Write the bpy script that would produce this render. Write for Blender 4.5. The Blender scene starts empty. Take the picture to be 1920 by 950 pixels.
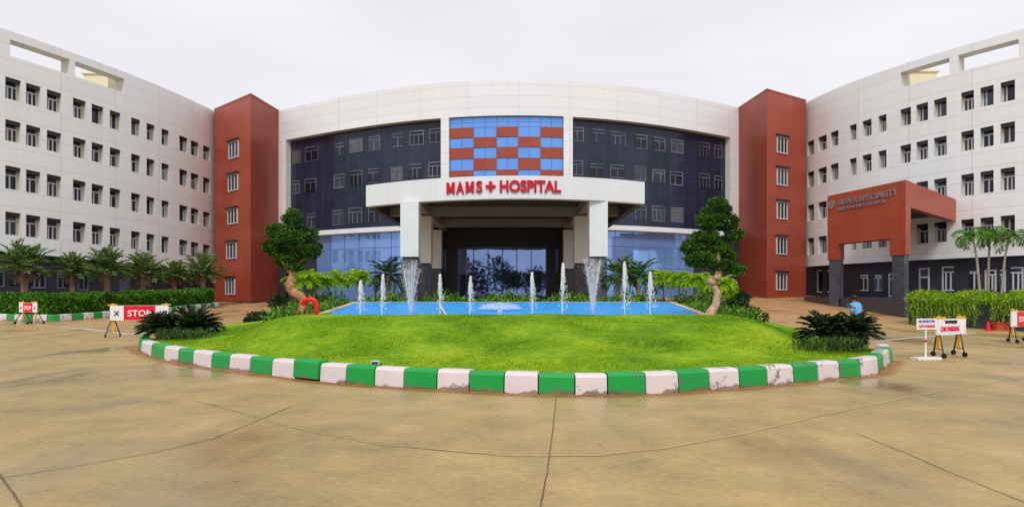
import bpy, math, random
import numpy as np
from mathutils import Vector
random.seed(7)
RNG = np.random.default_rng(7)
R = math.radians
scene = bpy.context.scene
COL = scene.collection

# ------------------------------------------------------------------ camera, sky, sun, exposure
EYE, F, HZ = 1.65, 1144.0, 550.0            # eye height (m), focal length and horizon in photo pixels
cam = bpy.data.cameras.new('camera'); camo = bpy.data.objects.new('camera', cam); COL.objects.link(camo)
camo.location = (0, 0, EYE); camo.rotation_euler = (R(90), 0, 0)
cam.sensor_width = 36; cam.lens = 36 * F / 1920; cam.shift_y = (HZ - 475) / 1920
cam.clip_start = 0.1; cam.clip_end = 3000
scene.camera = camo

SUN_EL, SUN_AZ = 46.0, 184.0                # azimuth clockwise from +Y: the light comes from behind the camera
w = bpy.data.worlds.new('World'); scene.world = w; w.use_nodes = True
nt = w.node_tree; nt.nodes.clear()
out = nt.nodes.new('ShaderNodeOutputWorld')
sky = nt.nodes.new('ShaderNodeTexSky'); sky.sky_type = 'NISHITA'; sky.sun_disc = False
sky.sun_elevation = R(SUN_EL); sky.sun_rotation = R(SUN_AZ); sky.dust_density = 6
b1 = nt.nodes.new('ShaderNodeBackground'); b1.inputs[1].default_value = 0.06
nt.links.new(sky.outputs[0], b1.inputs[0])
tc = nt.nodes.new('ShaderNodeTexCoord'); mp = nt.nodes.new('ShaderNodeMapping'); mp.inputs['Scale'].default_value = (1, 1, 3)
nz = nt.nodes.new('ShaderNodeTexNoise'); nz.inputs['Scale'].default_value = 1.6; nz.inputs['Detail'].default_value = 5
rp = nt.nodes.new('ShaderNodeValToRGB')
rp.color_ramp.elements[0].position = .3; rp.color_ramp.elements[0].color = (.8, .81, .875, 1)
rp.color_ramp.elements[1].position = .7; rp.color_ramp.elements[1].color = (.98, .98, 1.0, 1)
nt.links.new(tc.outputs['Generated'], mp.inputs[0]); nt.links.new(mp.outputs[0], nz.inputs[0])
nt.links.new(nz.outputs[0], rp.inputs[0])
b2 = nt.nodes.new('ShaderNodeBackground'); b2.inputs[1].default_value = 0.97
nt.links.new(rp.outputs[0], b2.inputs[0])
mx = nt.nodes.new('ShaderNodeMixShader'); mx.inputs[0].default_value = .88
nt.links.new(b1.outputs[0], mx.inputs[1]); nt.links.new(b2.outputs[0], mx.inputs[2]); nt.links.new(mx.outputs[0], out.inputs[0])
sl = bpy.data.lights.new('sun', 'SUN'); sl.energy = 1.5; sl.angle = R(14); sl.color = (1, .98, .95)
so = bpy.data.objects.new('sun', sl); COL.objects.link(so)
sd = Vector((math.sin(R(SUN_AZ)) * math.cos(R(SUN_EL)), math.cos(R(SUN_AZ)) * math.cos(R(SUN_EL)), math.sin(R(SUN_EL))))
so.rotation_euler = sd.to_track_quat('Z', 'Y').to_euler(); so.location = (0, -20, 60)
scene.view_settings.view_transform = 'Standard'; scene.view_settings.look = 'None'
scene.view_settings.gamma = 1; scene.view_settings.exposure = 0.12

# ------------------------------------------------------------------ materials
def srgb(r, g, b):
    f = lambda c: (c / 255 / 12.92) if c <= 10 else ((c / 255 + .055) / 1.055) ** 2.4
    return (f(r), f(g), f(b))

class NT:
    def __init__(s, name):
        s.m = bpy.data.materials.new(name); s.m.use_nodes = True
        s.t = s.m.node_tree; s.t.nodes.clear()
        s.out = s.n('ShaderNodeOutputMaterial'); s.p = s.n('ShaderNodeBsdfPrincipled')
        s.l(s.p.outputs[0], s.out.inputs[0])
    def n(s, k, **kw):
        x = s.t.nodes.new(k)
        for a, v in kw.items(): setattr(x, a, v)
        return x
    def l(s, a, b): s.t.links.new(a, b)
    def math(s, op, a, b=None, clamp=False):
        x = s.n('ShaderNodeMath', operation=op); x.use_clamp = clamp
        for i, v in enumerate((a, b)):
            if v is None: continue
            if isinstance(v, (int, float)): x.inputs[i].default_value = v
            else: s.l(v, x.inputs[i])
        return x.outputs[0]
    def noise(s, scale, detail=4, rough=.55, vec=None, stretch=None):
        if vec is None: vec = s.coord('Object')
        if stretch:
            m = s.n('ShaderNodeMapping'); m.inputs['Scale'].default_value = stretch; s.l(vec, m.inputs[0]); vec = m.outputs[0]
        x = s.n('ShaderNodeTexNoise'); x.inputs['Scale'].default_value = scale; x.inputs['Detail'].default_value = detail
        x.inputs['Roughness'].default_value = rough; s.l(vec, x.inputs['Vector']); return x.outputs[0]
    def coord(s, k):
        if not hasattr(s, 'tc'): s.tc = s.n('ShaderNodeTexCoord')
        return s.tc.outputs[k]
    def ramp(s, v, stops):
        x = s.n('ShaderNodeValToRGB'); e = x.color_ramp.elements
        while len(e) < len(stops): e.new(.5)
        for k, (p, c) in zip(e, stops): k.position = p; k.color = (*c, 1) if len(c) == 3 else c
        s.l(v, x.inputs[0]); return x.outputs[0]
    def mix(s, f, a, b, mode='MIX'):
        x = s.n('ShaderNodeMix', data_type='RGBA', blend_type=mode)
        for i, v in ((0, f), (6, a), (7, b)):
            if isinstance(v, (int, float)): x.inputs[i].default_value = v
            elif isinstance(v, tuple): x.inputs[i].default_value = (*v, 1)
            else: s.l(v, x.inputs[i])
        return x.outputs[2]
    def base(s, v):
        if isinstance(v, tuple): s.p.inputs['Base Color'].default_value = (*v, 1)
        else: s.l(v, s.p.inputs['Base Color'])
    def set(s, **kw):
        for k, v in kw.items():
            i = s.p.inputs[k.replace('_', ' ')]
            if isinstance(v, (int, float, tuple)): i.default_value = v
            else: s.l(v, i)
    def bump(s, h, strength=.3, dist=.02):
        x = s.n('ShaderNodeBump'); x.inputs['Strength'].default_value = strength; x.inputs['Distance'].default_value = dist
        s.l(h, x.inputs['Height']); s.l(x.outputs[0], s.p.inputs['Normal'])

def plain(name, c, rough=.6, var=.15, scale=3., bump=0, metal=0, spec=.4, stretch=None):
    t = NT(name); n = t.noise(scale, stretch=stretch)
    lo = tuple(x * (1 - var) for x in c); hi = tuple(min(1, x * (1 + var)) for x in c)
    t.base(t.ramp(n, [(.3, lo), (.7, hi)]))
    t.set(Roughness=rough, Metallic=metal)
    t.p.inputs['Specular IOR Level'].default_value = spec
    if bump: t.bump(t.noise(scale * 6), bump)
    return t.m

def clad(name, c, du, dv, off=(0, 0), line=.05, dark=.78, pvar=.05, rough=.45, streak=.07):
    """panel cladding: joints every du x dv metres (UVs are metres), slight panel-to-panel variation and rain streaks"""
    t = NT(name); uv = t.n('ShaderNodeSeparateXYZ'); t.l(t.coord('UV'), uv.inputs[0])
    u = t.math('DIVIDE', t.math('ADD', uv.outputs[0], off[0]), du); v = t.math('DIVIDE', t.math('ADD', uv.outputs[1], off[1]), dv)
    mu = t.math('LESS_THAN', t.math('FRACT', u), line / du); mv = t.math('LESS_THAN', t.math('FRACT', v), line * .8 / dv)
    m = t.math('MAXIMUM', mu, mv)
    cm = t.n('ShaderNodeCombineXYZ'); t.l(t.math('FLOOR', u), cm.inputs[0]); t.l(t.math('FLOOR', v), cm.inputs[1])
    wn = t.n('ShaderNodeTexWhiteNoise'); t.l(cm.outputs[0], wn.inputs['Vector'])
    k = t.math('ADD', t.math('MULTIPLY', wn.outputs['Value'], pvar), 1 - pvar)
    st = t.noise(1.0, 5, .6, vec=t.coord('UV'), stretch=(2.2, .12, 1))
    k = t.math('MULTIPLY', k, t.math('ADD', t.math('MULTIPLY', st, streak * 2), 1 - streak))
    k = t.math('MULTIPLY', k, t.math('SUBTRACT', 1, t.math('MULTIPLY', m, 1 - dark)))
    cc = t.n('ShaderNodeCombineColor'); [t.l(k, cc.inputs[i]) for i in range(3)]
    t.base(t.mix(1.0, c, cc.outputs[0], 'MULTIPLY'))
    t.set(Roughness=rough); t.p.inputs['Specular IOR Level'].default_value = .35
    return t.m

def leafmat(name, lo, mid, hi, trans=.25, rough=.5):
    t = NT(name); g = t.n('ShaderNodeNewGeometry')
    n = t.noise(2.6, 4)
    f = t.math('ADD', t.math('MULTIPLY', g.outputs['Random Per Island'], .5), t.math('MULTIPLY', t.math('ADD', t.math('MULTIPLY', t.math('SUBTRACT', n, .5), 1.8), .5), .5))
    c = t.ramp(f, [(.2, lo), (.5, mid), (.8, hi)])
    t.base(c); t.set(Roughness=rough); t.p.inputs['Specular IOR Level'].default_value = .3
    tr = t.n('ShaderNodeBsdfTranslucent'); t.l(c, tr.inputs[0])
    ms = t.n('ShaderNodeMixShader'); ms.inputs[0].default_value = trans
    t.l(t.p.outputs[0], ms.inputs[1]); t.l(tr.outputs[0], ms.inputs[2]); t.l(ms.outputs[0], t.out.inputs[0])
    return t.m

def stained(name, c, dirt=(.2, .15, .08), seed=0.):
    """painted kerb: mud splashed along the foot, worn patches, hairline scuffs"""
    t = NT(name); o = t.coord('Object'); sx = t.n('ShaderNodeSeparateXYZ'); t.l(o, sx.inputs[0])
    n = t.noise(4.5, 6, .65); n2 = t.noise(1.7, 4)
    g = t.n('ShaderNodeAttribute', attribute_name='foot')
    edge = t.math('ADD', t.math('MULTIPLY', n, .75), t.math('MULTIPLY', n2, .45))
    edge = t.math('ADD', edge, t.math('MULTIPLY', t.math('SUBTRACT', t.noise(1.1, 3), .5), .9))
    m = t.math('MULTIPLY', t.math('SUBTRACT', t.math('SUBTRACT', edge, .42), t.math('MULTIPLY', g.outputs['Fac'], .9)), 9, True)
    rt = t.math('MULTIPLY', t.math('MULTIPLY', t.math('SUBTRACT', sx.outputs[0], .6), .8, True), .1)
    worn = t.math('MULTIPLY', t.math('SUBTRACT', t.math('ADD', t.noise(3.1, 5, .7), rt), .65), 14, True)
    col = t.mix(t.math('MULTIPLY', m, .85), t.mix(.5, c, t.ramp(n2, [(.3, tuple(x * .8 for x in c)), (.7, c)])), t.ramp(n, [(.35, (.06, .05, .045)), (.6, dirt)]))
    col = t.mix(t.math('MULTIPLY', worn, .8), col, (.12, .11, .1))
    t.base(col); t.set(Roughness=.5); t.bump(n, .25, .01)
    return t.m

M = {}
M['white'] = clad('white_cladding', srgb(240, 242, 243), 4.25, 1.0, (0, .35))
M['white_c'] = clad('white_cladding_centre', srgb(236, 238, 241), 4.35, .93, (.4, .33))
M['white_p'] = plain('white_render', srgb(226, 229, 234), .5, .05, 1.2)
M['rust'] = clad('rust_cladding', srgb(166, 76, 56), 1.85, 2.6, line=.04, dark=.8, pvar=.16, rough=.36, streak=.2)
M['rust_p'] = plain('rust_panel', srgb(160, 72, 52), .4, .08, 1.5)
M['rust_porch'] = clad('rust_porch_cladding', srgb(174, 78, 50), 1.5, 1.6, line=.03, dark=.82, pvar=.1, rough=.42, streak=.16)
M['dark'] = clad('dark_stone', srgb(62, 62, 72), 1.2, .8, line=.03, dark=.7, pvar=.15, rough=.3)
M['dark_glass'] = clad('dark_curtain_wall', srgb(44, 50, 72), 1.45, 1.5, line=.06, dark=1.55, pvar=.28, rough=.16, streak=.45)
M['stone'] = plain('dark_column_stone', srgb(84, 84, 92), .3, .3, 2.5)
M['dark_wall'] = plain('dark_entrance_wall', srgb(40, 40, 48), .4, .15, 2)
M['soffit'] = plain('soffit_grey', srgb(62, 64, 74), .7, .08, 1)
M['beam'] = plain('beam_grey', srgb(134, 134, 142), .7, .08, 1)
M['concrete'] = plain('roof_concrete', srgb(170, 165, 155), .8, .1, 1)
M['cream'] = plain('cream_render', srgb(236, 224, 190), .7, .05, 1)
M['frame'] = plain('window_aluminium', srgb(205, 205, 210), .35, .05, 4)
M['frame_dim'] = plain('curtain_wall_frame', srgb(98, 102, 124), .35, .6, .55)
M['reveal'] = plain('reveal_render', srgb(214, 213, 205), .6, .05, 2)
def glass(name, c, rough=.06, metal=.9, wob=.012, scale=.8):
    t = NT(name); n = t.noise(scale, 2)
    t.base(t.ramp(n, [(.3, tuple(x * .88 for x in c)), (.7, c)])); t.set(Roughness=rough, Metallic=metal)
    t.bump(t.noise(.5, 2), .12, wob * 4); return t.m
M['pane'] = glass('window_glass_dark', srgb(44, 47, 56), .08, .25)
_t = M['pane'].node_tree; _oi = _t.nodes.new('ShaderNodeObjectInfo'); _r = _t.nodes.new('ShaderNodeValToRGB'); _r.color_ramp.interpolation = 'CONSTANT'
for _i, (_p, _c) in enumerate([(0, (30, 32, 40)), (.35, (46, 50, 58)), (.6, (62, 68, 78)), (.82, (96, 98, 100)), (.93, (40, 48, 66))]):
    _e = _r.color_ramp.elements[_i] if _i < 2 else _r.color_ramp.elements.new(_p); _e.position = _p; _e.color = (*srgb(*_c), 1)
_t.links.new(_oi.outputs['Random'], _r.inputs[0]); _t.links.new(_r.outputs[0], next(n for n in _t.nodes if n.type == 'BSDF_PRINCIPLED').inputs['Base Color'])
M['blue_glass'] = glass('blue_mirror_glass', srgb(138, 180, 250), .04, .5)
M['blue_panel'] = glass('blue_spandrel_glass', srgb(112, 168, 246), .12, .45)
M['mullion'] = plain('mullion_grey', srgb(92, 120, 180), .4)
M['door_glass'] = glass('entrance_mirror_glass', srgb(128, 150, 202), .02)
M['red'] = plain('red_letter_acrylic', srgb(196, 0, 36), .35, .05)
M['silver'] = plain('silver_lettering', srgb(160, 140, 146), .35, .1, metal=.3)
M['kgreen'] = stained('kerb_green', srgb(0, 158, 66)); M['kwhite'] = stained('kerb_white', srgb(226, 214, 216))
M['leaf_top'] = leafmat('topiary_leaf', srgb(22, 44, 16), srgb(46, 88, 28), srgb(112, 160, 44))
M['leaf_cyc'] = leafmat('cycad_leaf', srgb(14, 26, 16), srgb(28, 46, 28), srgb(78, 110, 54), .12, .35)
M['leaf_palm'] = leafmat('palm_leaf', srgb(40, 62, 32), srgb(84, 116, 50), srgb(158, 178, 96), .2)
M['leaf_dead'] = plain('dry_palm_leaf', srgb(108, 84, 66), .8, .2)
M['leaf_areca'] = leafmat('bright_palm_leaf', srgb(96, 140, 10), srgb(142, 186, 24), srgb(192, 220, 44), .35)
M['leaf_hedge'] = leafmat('hedge_leaf', srgb(34, 70, 16), srgb(66, 122, 28), srgb(122, 174, 44), .2)
M['leaf_shrub'] = leafmat('shrub_leaf', srgb(34, 70, 20), srgb(78, 128, 34), srgb(150, 190, 60), .25)
M['leaf_dark'] = leafmat('dark_shrub_leaf', srgb(18, 34, 18), srgb(34, 56, 28), srgb(60, 90, 40), .12)
M['leaf_under'] = leafmat('undergrowth_leaf', srgb(20, 36, 16), srgb(46, 76, 26), srgb(96, 132, 44), .2)
M['leaf_creep'] = leafmat('creeper_leaf', srgb(86, 126, 26), srgb(140, 184, 34), srgb(196, 226, 56), .35)
t = NT('grass_blade'); n = t.noise(.55, 5, .65); n2 = t.noise(5, 6, .7); g = t.n('ShaderNodeNewGeometry')
f = t.math('ADD', t.math('ADD', t.math('MULTIPLY', n, .6), t.math('MULTIPLY', n2, .32)), t.math('MULTIPLY', g.outputs['Random Per Island'], .08))
t.base(t.ramp(f, [(.36, srgb(80, 122, 6)), (.5, srgb(116, 156, 10)), (.64, srgb(160, 180, 30))])); t.set(Roughness=.6); t.p.inputs['Specular IOR Level'].default_value = .2; M['grassm'] = t.m
M['bark'] = plain('palm_bark', srgb(150, 122, 98), .9, .3, 6, .5, stretch=(1, 1, 4))
M['bark_dark'] = plain('topiary_bark', srgb(176, 128, 88), .85, .45, 7, .9)
M['bark_pale'] = plain('pale_bark', srgb(206, 166, 144), .85, .4, 7, .9)
M['bark_grey'] = plain('grey_palm_stem', srgb(150, 148, 138), .8, .2, 6)
M['soil'] = plain('soil', srgb(96, 72, 50), .95, .3, 4, .6)
M['coping'] = plain('pool_coping', srgb(205, 180, 160), .6, .1, 3)
M['red_pipe'] = plain('red_hose', srgb(228, 24, 28), .35, .05)
M['yellow'] = plain('yellow_post', srgb(238, 172, 30), .4, .08)
M['black'] = plain('black_rubber', srgb(28, 28, 32), .5, .2)
M['steel'] = plain('steel_leg', srgb(70, 72, 80), .35, .1, metal=.4)
M['board_white'] = plain('board_white', srgb(238, 236, 240), .35, .03)
M['board_red'] = plain('board_red', srgb(226, 20, 50), .35, .05)
M['ink_purple'] = plain('purple_ink', srgb(110, 80, 170), .5); M['ink_black'] = plain('black_ink', srgb(30, 30, 36), .5)
M['pink_ink'] = plain('red_ink', srgb(228, 40, 90), .5)
M['shirt'] = plain('blue_shirt', srgb(112, 172, 228), .8, .08, 6); M['trousers'] = plain('dark_trousers', srgb(52, 48, 50), .9)
M['skin'] = plain('skin', srgb(120, 82, 62), .6, .05); M['hair'] = plain('black_hair', srgb(22, 20, 22), .5)
M['wood'] = plain('pale_wood', srgb(222, 190, 140), .7, .1, 5)
M['terracotta'] = plain('terracotta', srgb(190, 76, 46), .7)
M['lampbody'] = plain('lamp_housing', srgb(225, 225, 230), .4)

# water of the jets: white spray, half see-through
t = NT('fountain_spray'); t.base((.92, .93, .97)); t.set(Roughness=.35)
tr = t.n('ShaderNodeBsdfTransparent'); ms = t.n('ShaderNodeMixShader')
f = t.math('MULTIPLY', t.math('ADD', t.noise(14, 4, stretch=(1, 1, .3)), .08), 1.05, True)
t.l(f, ms.inputs[0]); t.l(tr.outputs[0], ms.inputs[1]); t.l(t.p.outputs[0], ms.inputs[2]); t.l(ms.outputs[0], t.out.inputs[0]); M['spray'] = t.m
t = NT('fine_spray'); t.base((.9, .91, .96)); t.set(Roughness=.4)
tr = t.n('ShaderNodeBsdfTransparent'); ms = t.n('ShaderNodeMixShader'); ms.inputs[0].default_value = .34
t.l(tr.outputs[0], ms.inputs[1]); t.l(t.p.outputs[0], ms.inputs[2]); t.l(ms.outputs[0], t.out.inputs[0]); M['mist'] = t.m
t = NT('water_dome'); t.base((.8, .86, .92)); t.set(Roughness=.05)
tr = t.n('ShaderNodeBsdfTransparent'); ms = t.n('ShaderNodeMixShader')
t.l(t.math('MULTIPLY', t.noise(5, 3, stretch=(3, 3, .5)), .75), ms.inputs[0]); t.l(tr.outputs[0], ms.inputs[1]); t.l(t.p.outputs[0], ms.inputs[2]); t.l(ms.outputs[0], t.out.inputs[0]); M['dome'] = t.m
# blue painted pool
t = NT('pool_blue_tile'); uvn = t.noise(2.2, 5, .6)
vo = t.n('ShaderNodeTexVoronoi'); vo.inputs['Scale'].default_value = 9; t.l(t.coord('Object'), vo.inputs['Vector'])
t.base(t.mix(.35, t.ramp(uvn, [(.3, srgb(20, 130, 215)), (.7, srgb(50, 172, 246))]), t.ramp(vo.outputs['Color'], [(.2, srgb(4, 100, 196)), (.8, srgb(84, 196, 252))])))
t.set(Roughness=.45); t.p.inputs['Specular IOR Level'].default_value = .2; M['pool'] = t.m
t = NT('pool_water'); t.base(srgb(28, 142, 226)); t.set(Roughness=.25); t.p.inputs['Specular IOR Level'].default_value = .25
t.bump(t.noise(5, 4), .6, .05); M['water'] = t.m
# lawn
t = NT('lawn_turf'); n = t.noise(.55, 5, .65); n2 = t.noise(5, 6, .7)
f = t.math('ADD', t.math('MULTIPLY', n, .6), t.math('MULTIPLY', n2, .4))
t.base(t.ramp(f, [(.36, srgb(80, 122, 6)), (.5, srgb(116, 156, 10)), (.64, srgb(160, 180, 30))])); t.set(Roughness=.8)
t.p.inputs['Specular IOR Level'].default_value = .15; t.bump(t.noise(14, 5), .8, .06); M['lawn'] = t.m
# wet concrete road: tan, blotchy, redder up the ramps, glossy where the water stands
t = NT('wet_concrete'); o = t.coord('Object')
n1 = t.noise(.16, 5, .6); n2 = t.noise(1.1, 6, .65); n3 = t.noise(14, 5, .7); n4 = t.noise(.35, 4, .6, stretch=(1, .35, 1))
f = t.math('ADD', t.math('MULTIPLY', n1, .38), t.math('ADD', t.math('MULTIPLY', n2, .36), t.math('MULTIPLY', n3, .26)))
c = t.ramp(f, [(.35, srgb(122, 106, 74)), (.45, srgb(160, 137, 90)), (.55, srgb(184, 156, 100)), (.66, srgb(204, 177, 124))])
sx = t.n('ShaderNodeSeparateXYZ'); t.l(o, sx.inputs[0])
far = t.math('MULTIPLY', t.math('SUBTRACT', t.math('ADD', sx.outputs[1], t.math('MULTIPLY', n2, 8)), 30), .09, True)
c = t.mix(t.math('MULTIPLY', far, .75), c, t.ramp(n2, [(.35, srgb(172, 120, 78)), (.65, srgb(206, 158, 110))]))
wet = t.math('MULTIPLY', t.math('SUBTRACT', n4, .5), 8, True)
orange = t.math('MULTIPLY', t.math('SUBTRACT', t.noise(.22, 4, .6, stretch=(1, 1, 1)), .55), 4, True)
c = t.mix(t.math('MULTIPLY', orange, .35), c, srgb(205, 150, 84))
c = t.mix(t.math('MULTIPLY', wet, .34), c, srgb(112, 104, 82))
grey = t.math('MULTIPLY', t.math('SUBTRACT', t.noise(.5, 5, .7, stretch=(1, 1.6, 1)), .53), 5, True); c = t.mix(t.math('MULTIPLY', grey, .3), c, srgb(140, 132, 96))
scr = t.math('MULTIPLY', t.math('SUBTRACT', t.noise(2.4, 6, .75, stretch=(.5, 1.8, 1)), .63), 12, True); c = t.mix(t.math('MULTIPLY', scr, .6), c, srgb(96, 84, 62))
lt = t.math('MULTIPLY', t.math('SUBTRACT', t.noise(3.2, 6, .75, stretch=(.45, 1.4, 1)), .62), 9, True); c = t.mix(t.math('MULTIPLY', lt, .5), c, srgb(206, 184, 138))
vo = t.n('ShaderNodeTexVoronoi'); vo.inputs['Scale'].default_value = 1.4; t.l(o, vo.inputs['Vector'])
spk = t.math('LESS_THAN', vo.outputs['Distance'], .035)
c = t.mix(t.math('MULTIPLY', spk, .6), c, (.09, .075, .055))
t.base(c)
rg = t.n('ShaderNodeMapRange'); rg.inputs[3].default_value = .5; rg.inputs[4].default_value = .16; t.l(wet, rg.inputs[0])
t.set(Roughness=rg.outputs[0]); t.p.inputs['Specular IOR Level'].default_value = .35; t.bump(n3, .22, .015); M['road'] = t.m
M['joint'] = plain('joint_dark', srgb(110, 96, 70), .8, .3, 5); M['joint_pale'] = plain('joint_pale', srgb(180, 157, 107), .6, .12, 1)
M['gutter'] = plain('gutter_pale', srgb(186, 178, 170), .5, .2, 1.5)

# ------------------------------------------------------------------ geometry helpers
def pix(px, py, d): return Vector(((px - 960) / F * d, d, EYE + (HZ - py) / F * d))
def smooth(t): t = min(1, max(0, t)); return t * t * (3 - 2 * t)
def ground(x, y):
    k = .026 + .017 * smooth((x - 2) / 12)
    s = max(0, y - 23.0); r = s * s / 8 if s < 4 else s - 2
    return k * min(r, 34)
def gp(px, py):                     # the ground point seen at a place
    lo, hi = 3.0, 90.0
    for _ in range(60):
        d = (lo + hi) / 2; q = pix(px, py, d)
        if q.z > ground(q.x, q.y): lo = d
        else: hi = d
    return pix(px, py, lo)

class MB:
    def __init__(s): s.v = []; s.f = []; s.uv = {}; s.arr = []
    def add(s, vs, fs):
        k = len(s.v); s.v += [tuple(p) for p in vs]; s.f += [tuple(k + i for i in f) for f in fs]
    def quad(s, a, b, c, d, uv=None):
        if uv: s.uv[len(s.f)] = uv
        s.add((a, b, c, d), ((0, 1, 2, 3),))
    def box(s, lo, hi, bev=0):
        x0, y0, z0 = lo; x1, y1, z1 = hi
        s.add([(x0, y0, z0), (x1, y0, z0), (x1, y1, z0), (x0, y1, z0), (x0, y0, z1), (x1, y0, z1), (x1, y1, z1), (x0, y1, z1)],
              [(0, 3, 2, 1), (4, 5, 6, 7), (0, 1, 5, 4), (1, 2, 6, 5), (2, 3, 7, 6), (3, 0, 4, 7)])
    def obox(s, o, u, n, w, h, dpt):    # box from corner o along u (width), z (height), n (depth)
        o = Vector(o); u = Vector(u); n = Vector(n); z = Vector((0, 0, 1))
        p = [o, o + u * w, o + u * w + n * dpt, o + n * dpt]; q = [a + z * h for a in p]
        s.add(p + q, [(0, 3, 2, 1), (4, 5, 6, 7), (0, 1, 5, 4), (1, 2, 6, 5), (2, 3, 7, 6), (3, 0, 4, 7)])
    def prism(s, pts, z0, z1, uvs=True):
        n = len(pts); g = lambda z, i: z if not isinstance(z, (list, tuple)) else z[i]
        k = 0
        for i in range(n):
            j = (i + 1) % n; a, b = pts[i], pts[j]; L = math.hypot(b[0] - a[0], b[1] - a[1])
            s.quad((*a[:2], g(z0, i)), (*b[:2], g(z0, j)), (*b[:2], g(z1, j)), (*a[:2], g(z1, i)), [(k, g(z0, i)), (k + L, g(z0, j)), (k + L, g(z1, j)), (k, g(z1, i))]); k += L
        s.add([(*p[:2], g(z1, i)) for i, p in enumerate(pts)], [tuple(range(n))])
        s.add([(*p[:2], g(z0, i)) for i, p in enumerate(pts)], [tuple(range(n))[::-1]])
    def tube(s, path, rad, seg=8, cap=True):
        path = [Vector(p) for p in path]; n = len(path)
        rad = rad if isinstance(rad, (list, tuple)) else [rad] * n
        k = len(s.v); up = Vector((.31, .17, .93))
        for i in range(n):
            t = (path[min(i + 1, n - 1)] - path[max(i - 1, 0)]).normalized()
            a = t.cross(up if abs(t.dot(up)) < .95 else Vector((1, 0, 0))).normalized(); b = t.cross(a)
            for j in range(seg):
                q = 2 * math.pi * j / seg; s.v.append(tuple(path[i] + (a * math.cos(q) + b * math.sin(q)) * rad[i]))
        for i in range(n - 1):
            for j in range(seg):
                j2 = (j + 1) % seg; s.f.append((k + i * seg + j, k + i * seg + j2, k + (i + 1) * seg + j2, k + (i + 1) * seg + j))
        if cap:
            s.f.append(tuple(k + j for j in range(seg))[::-1]); s.f.append(tuple(k + (n - 1) * seg + j for j in range(seg)))
    def ball(s, c, r, seg=8, ring=6, sq=(1, 1, 1)):
        c = Vector(c); k = len(s.v)
        for i in range(ring + 1):
            th = math.pi * i / ring
            for j in range(seg):
                ph = 2 * math.pi * j / seg
                s.v.append((c.x + r * sq[0] * math.sin(th) * math.cos(ph), c.y + r * sq[1] * math.sin(th) * math.sin(ph), c.z + r * sq[2] * math.cos(th)))
        for i in range(ring):
            for j in range(seg):
                j2 = (j + 1) % seg; s.f.append((k + i * seg + j, k + (i + 1) * seg + j, k + (i + 1) * seg + j2, k + i * seg + j2))
    def leaves(s, P, D, L, W, fold=None):
        """rhombic leaves at P (n,3) pointing along D, length L, width W"""
        n = len(P); D = D / np.maximum(np.linalg.norm(D, axis=1, keepdims=True), 1e-6)
        q = RNG.normal(size=(n, 3)); S = np.cross(D, q); S /= np.maximum(np.linalg.norm(S, axis=1, keepdims=True), 1e-6)
        L = np.broadcast_to(np.asarray(L, float), (n,))[:, None]; W = np.broadcast_to(np.asarray(W, float), (n,))[:, None]
        s.arr.append(np.stack([P, P + D * L * .45 + S * W / 2, P + D * L, P + D * L * .45 - S * W / 2], 1).reshape(-1, 3))
    def build(s, name, mat, parent=None, shade=False, loc=None):
        me = bpy.data.meshes.new(name)
        off = Vector((0, 0, 0))
        if parent is not None:
            q = parent
            while q is not None: off += q.location; q = q.parent
        elif loc is not None: off = Vector(loc)
        V = np.array(s.v, float).reshape(-1, 3); fs = list(s.f); nq = 0
        if s.arr:
            A = np.concatenate(s.arr); k = len(V); V = np.concatenate([V, A]); nq = len(A) // 4
        V = V - np.array(off)
        if nq == 0: me.from_pydata(V.tolist(), [], fs)
        else:
            lens = [len(f) for f in fs] + [4] * nq
            idx = np.concatenate([np.array([i for f in fs for i in f], int), np.arange(k, k + 4 * nq)])
            st = np.concatenate([[0], np.cumsum(lens)[:-1]])
            me.vertices.add(len(V)); me.vertices.foreach_set('co', V.astype(np.float32).ravel())
            me.loops.add(len(idx)); me.loops.foreach_set('vertex_index', idx.astype(np.int32))
            me.polygons.add(len(lens)); me.polygons.foreach_set('loop_start', st.astype(np.int32))
            me.update(calc_edges=True)
        if s.uv:
            ul = me.uv_layers.new(name='UVMap')
            for fi, uv in s.uv.items():
                p = me.polygons[fi]
                for li, c in zip(p.loop_indices, uv): ul.data[li].uv = c
        me.validate(); me.update()
        if shade: me.polygons.foreach_set('use_smooth', [True] * len(me.polygons))
        me.materials.append(mat)
        o = bpy.data.objects.new(name, me); COL.objects.link(o)
        if parent is not None: o.parent = parent
        elif loc is not None: o.location = loc
        return o

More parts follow.
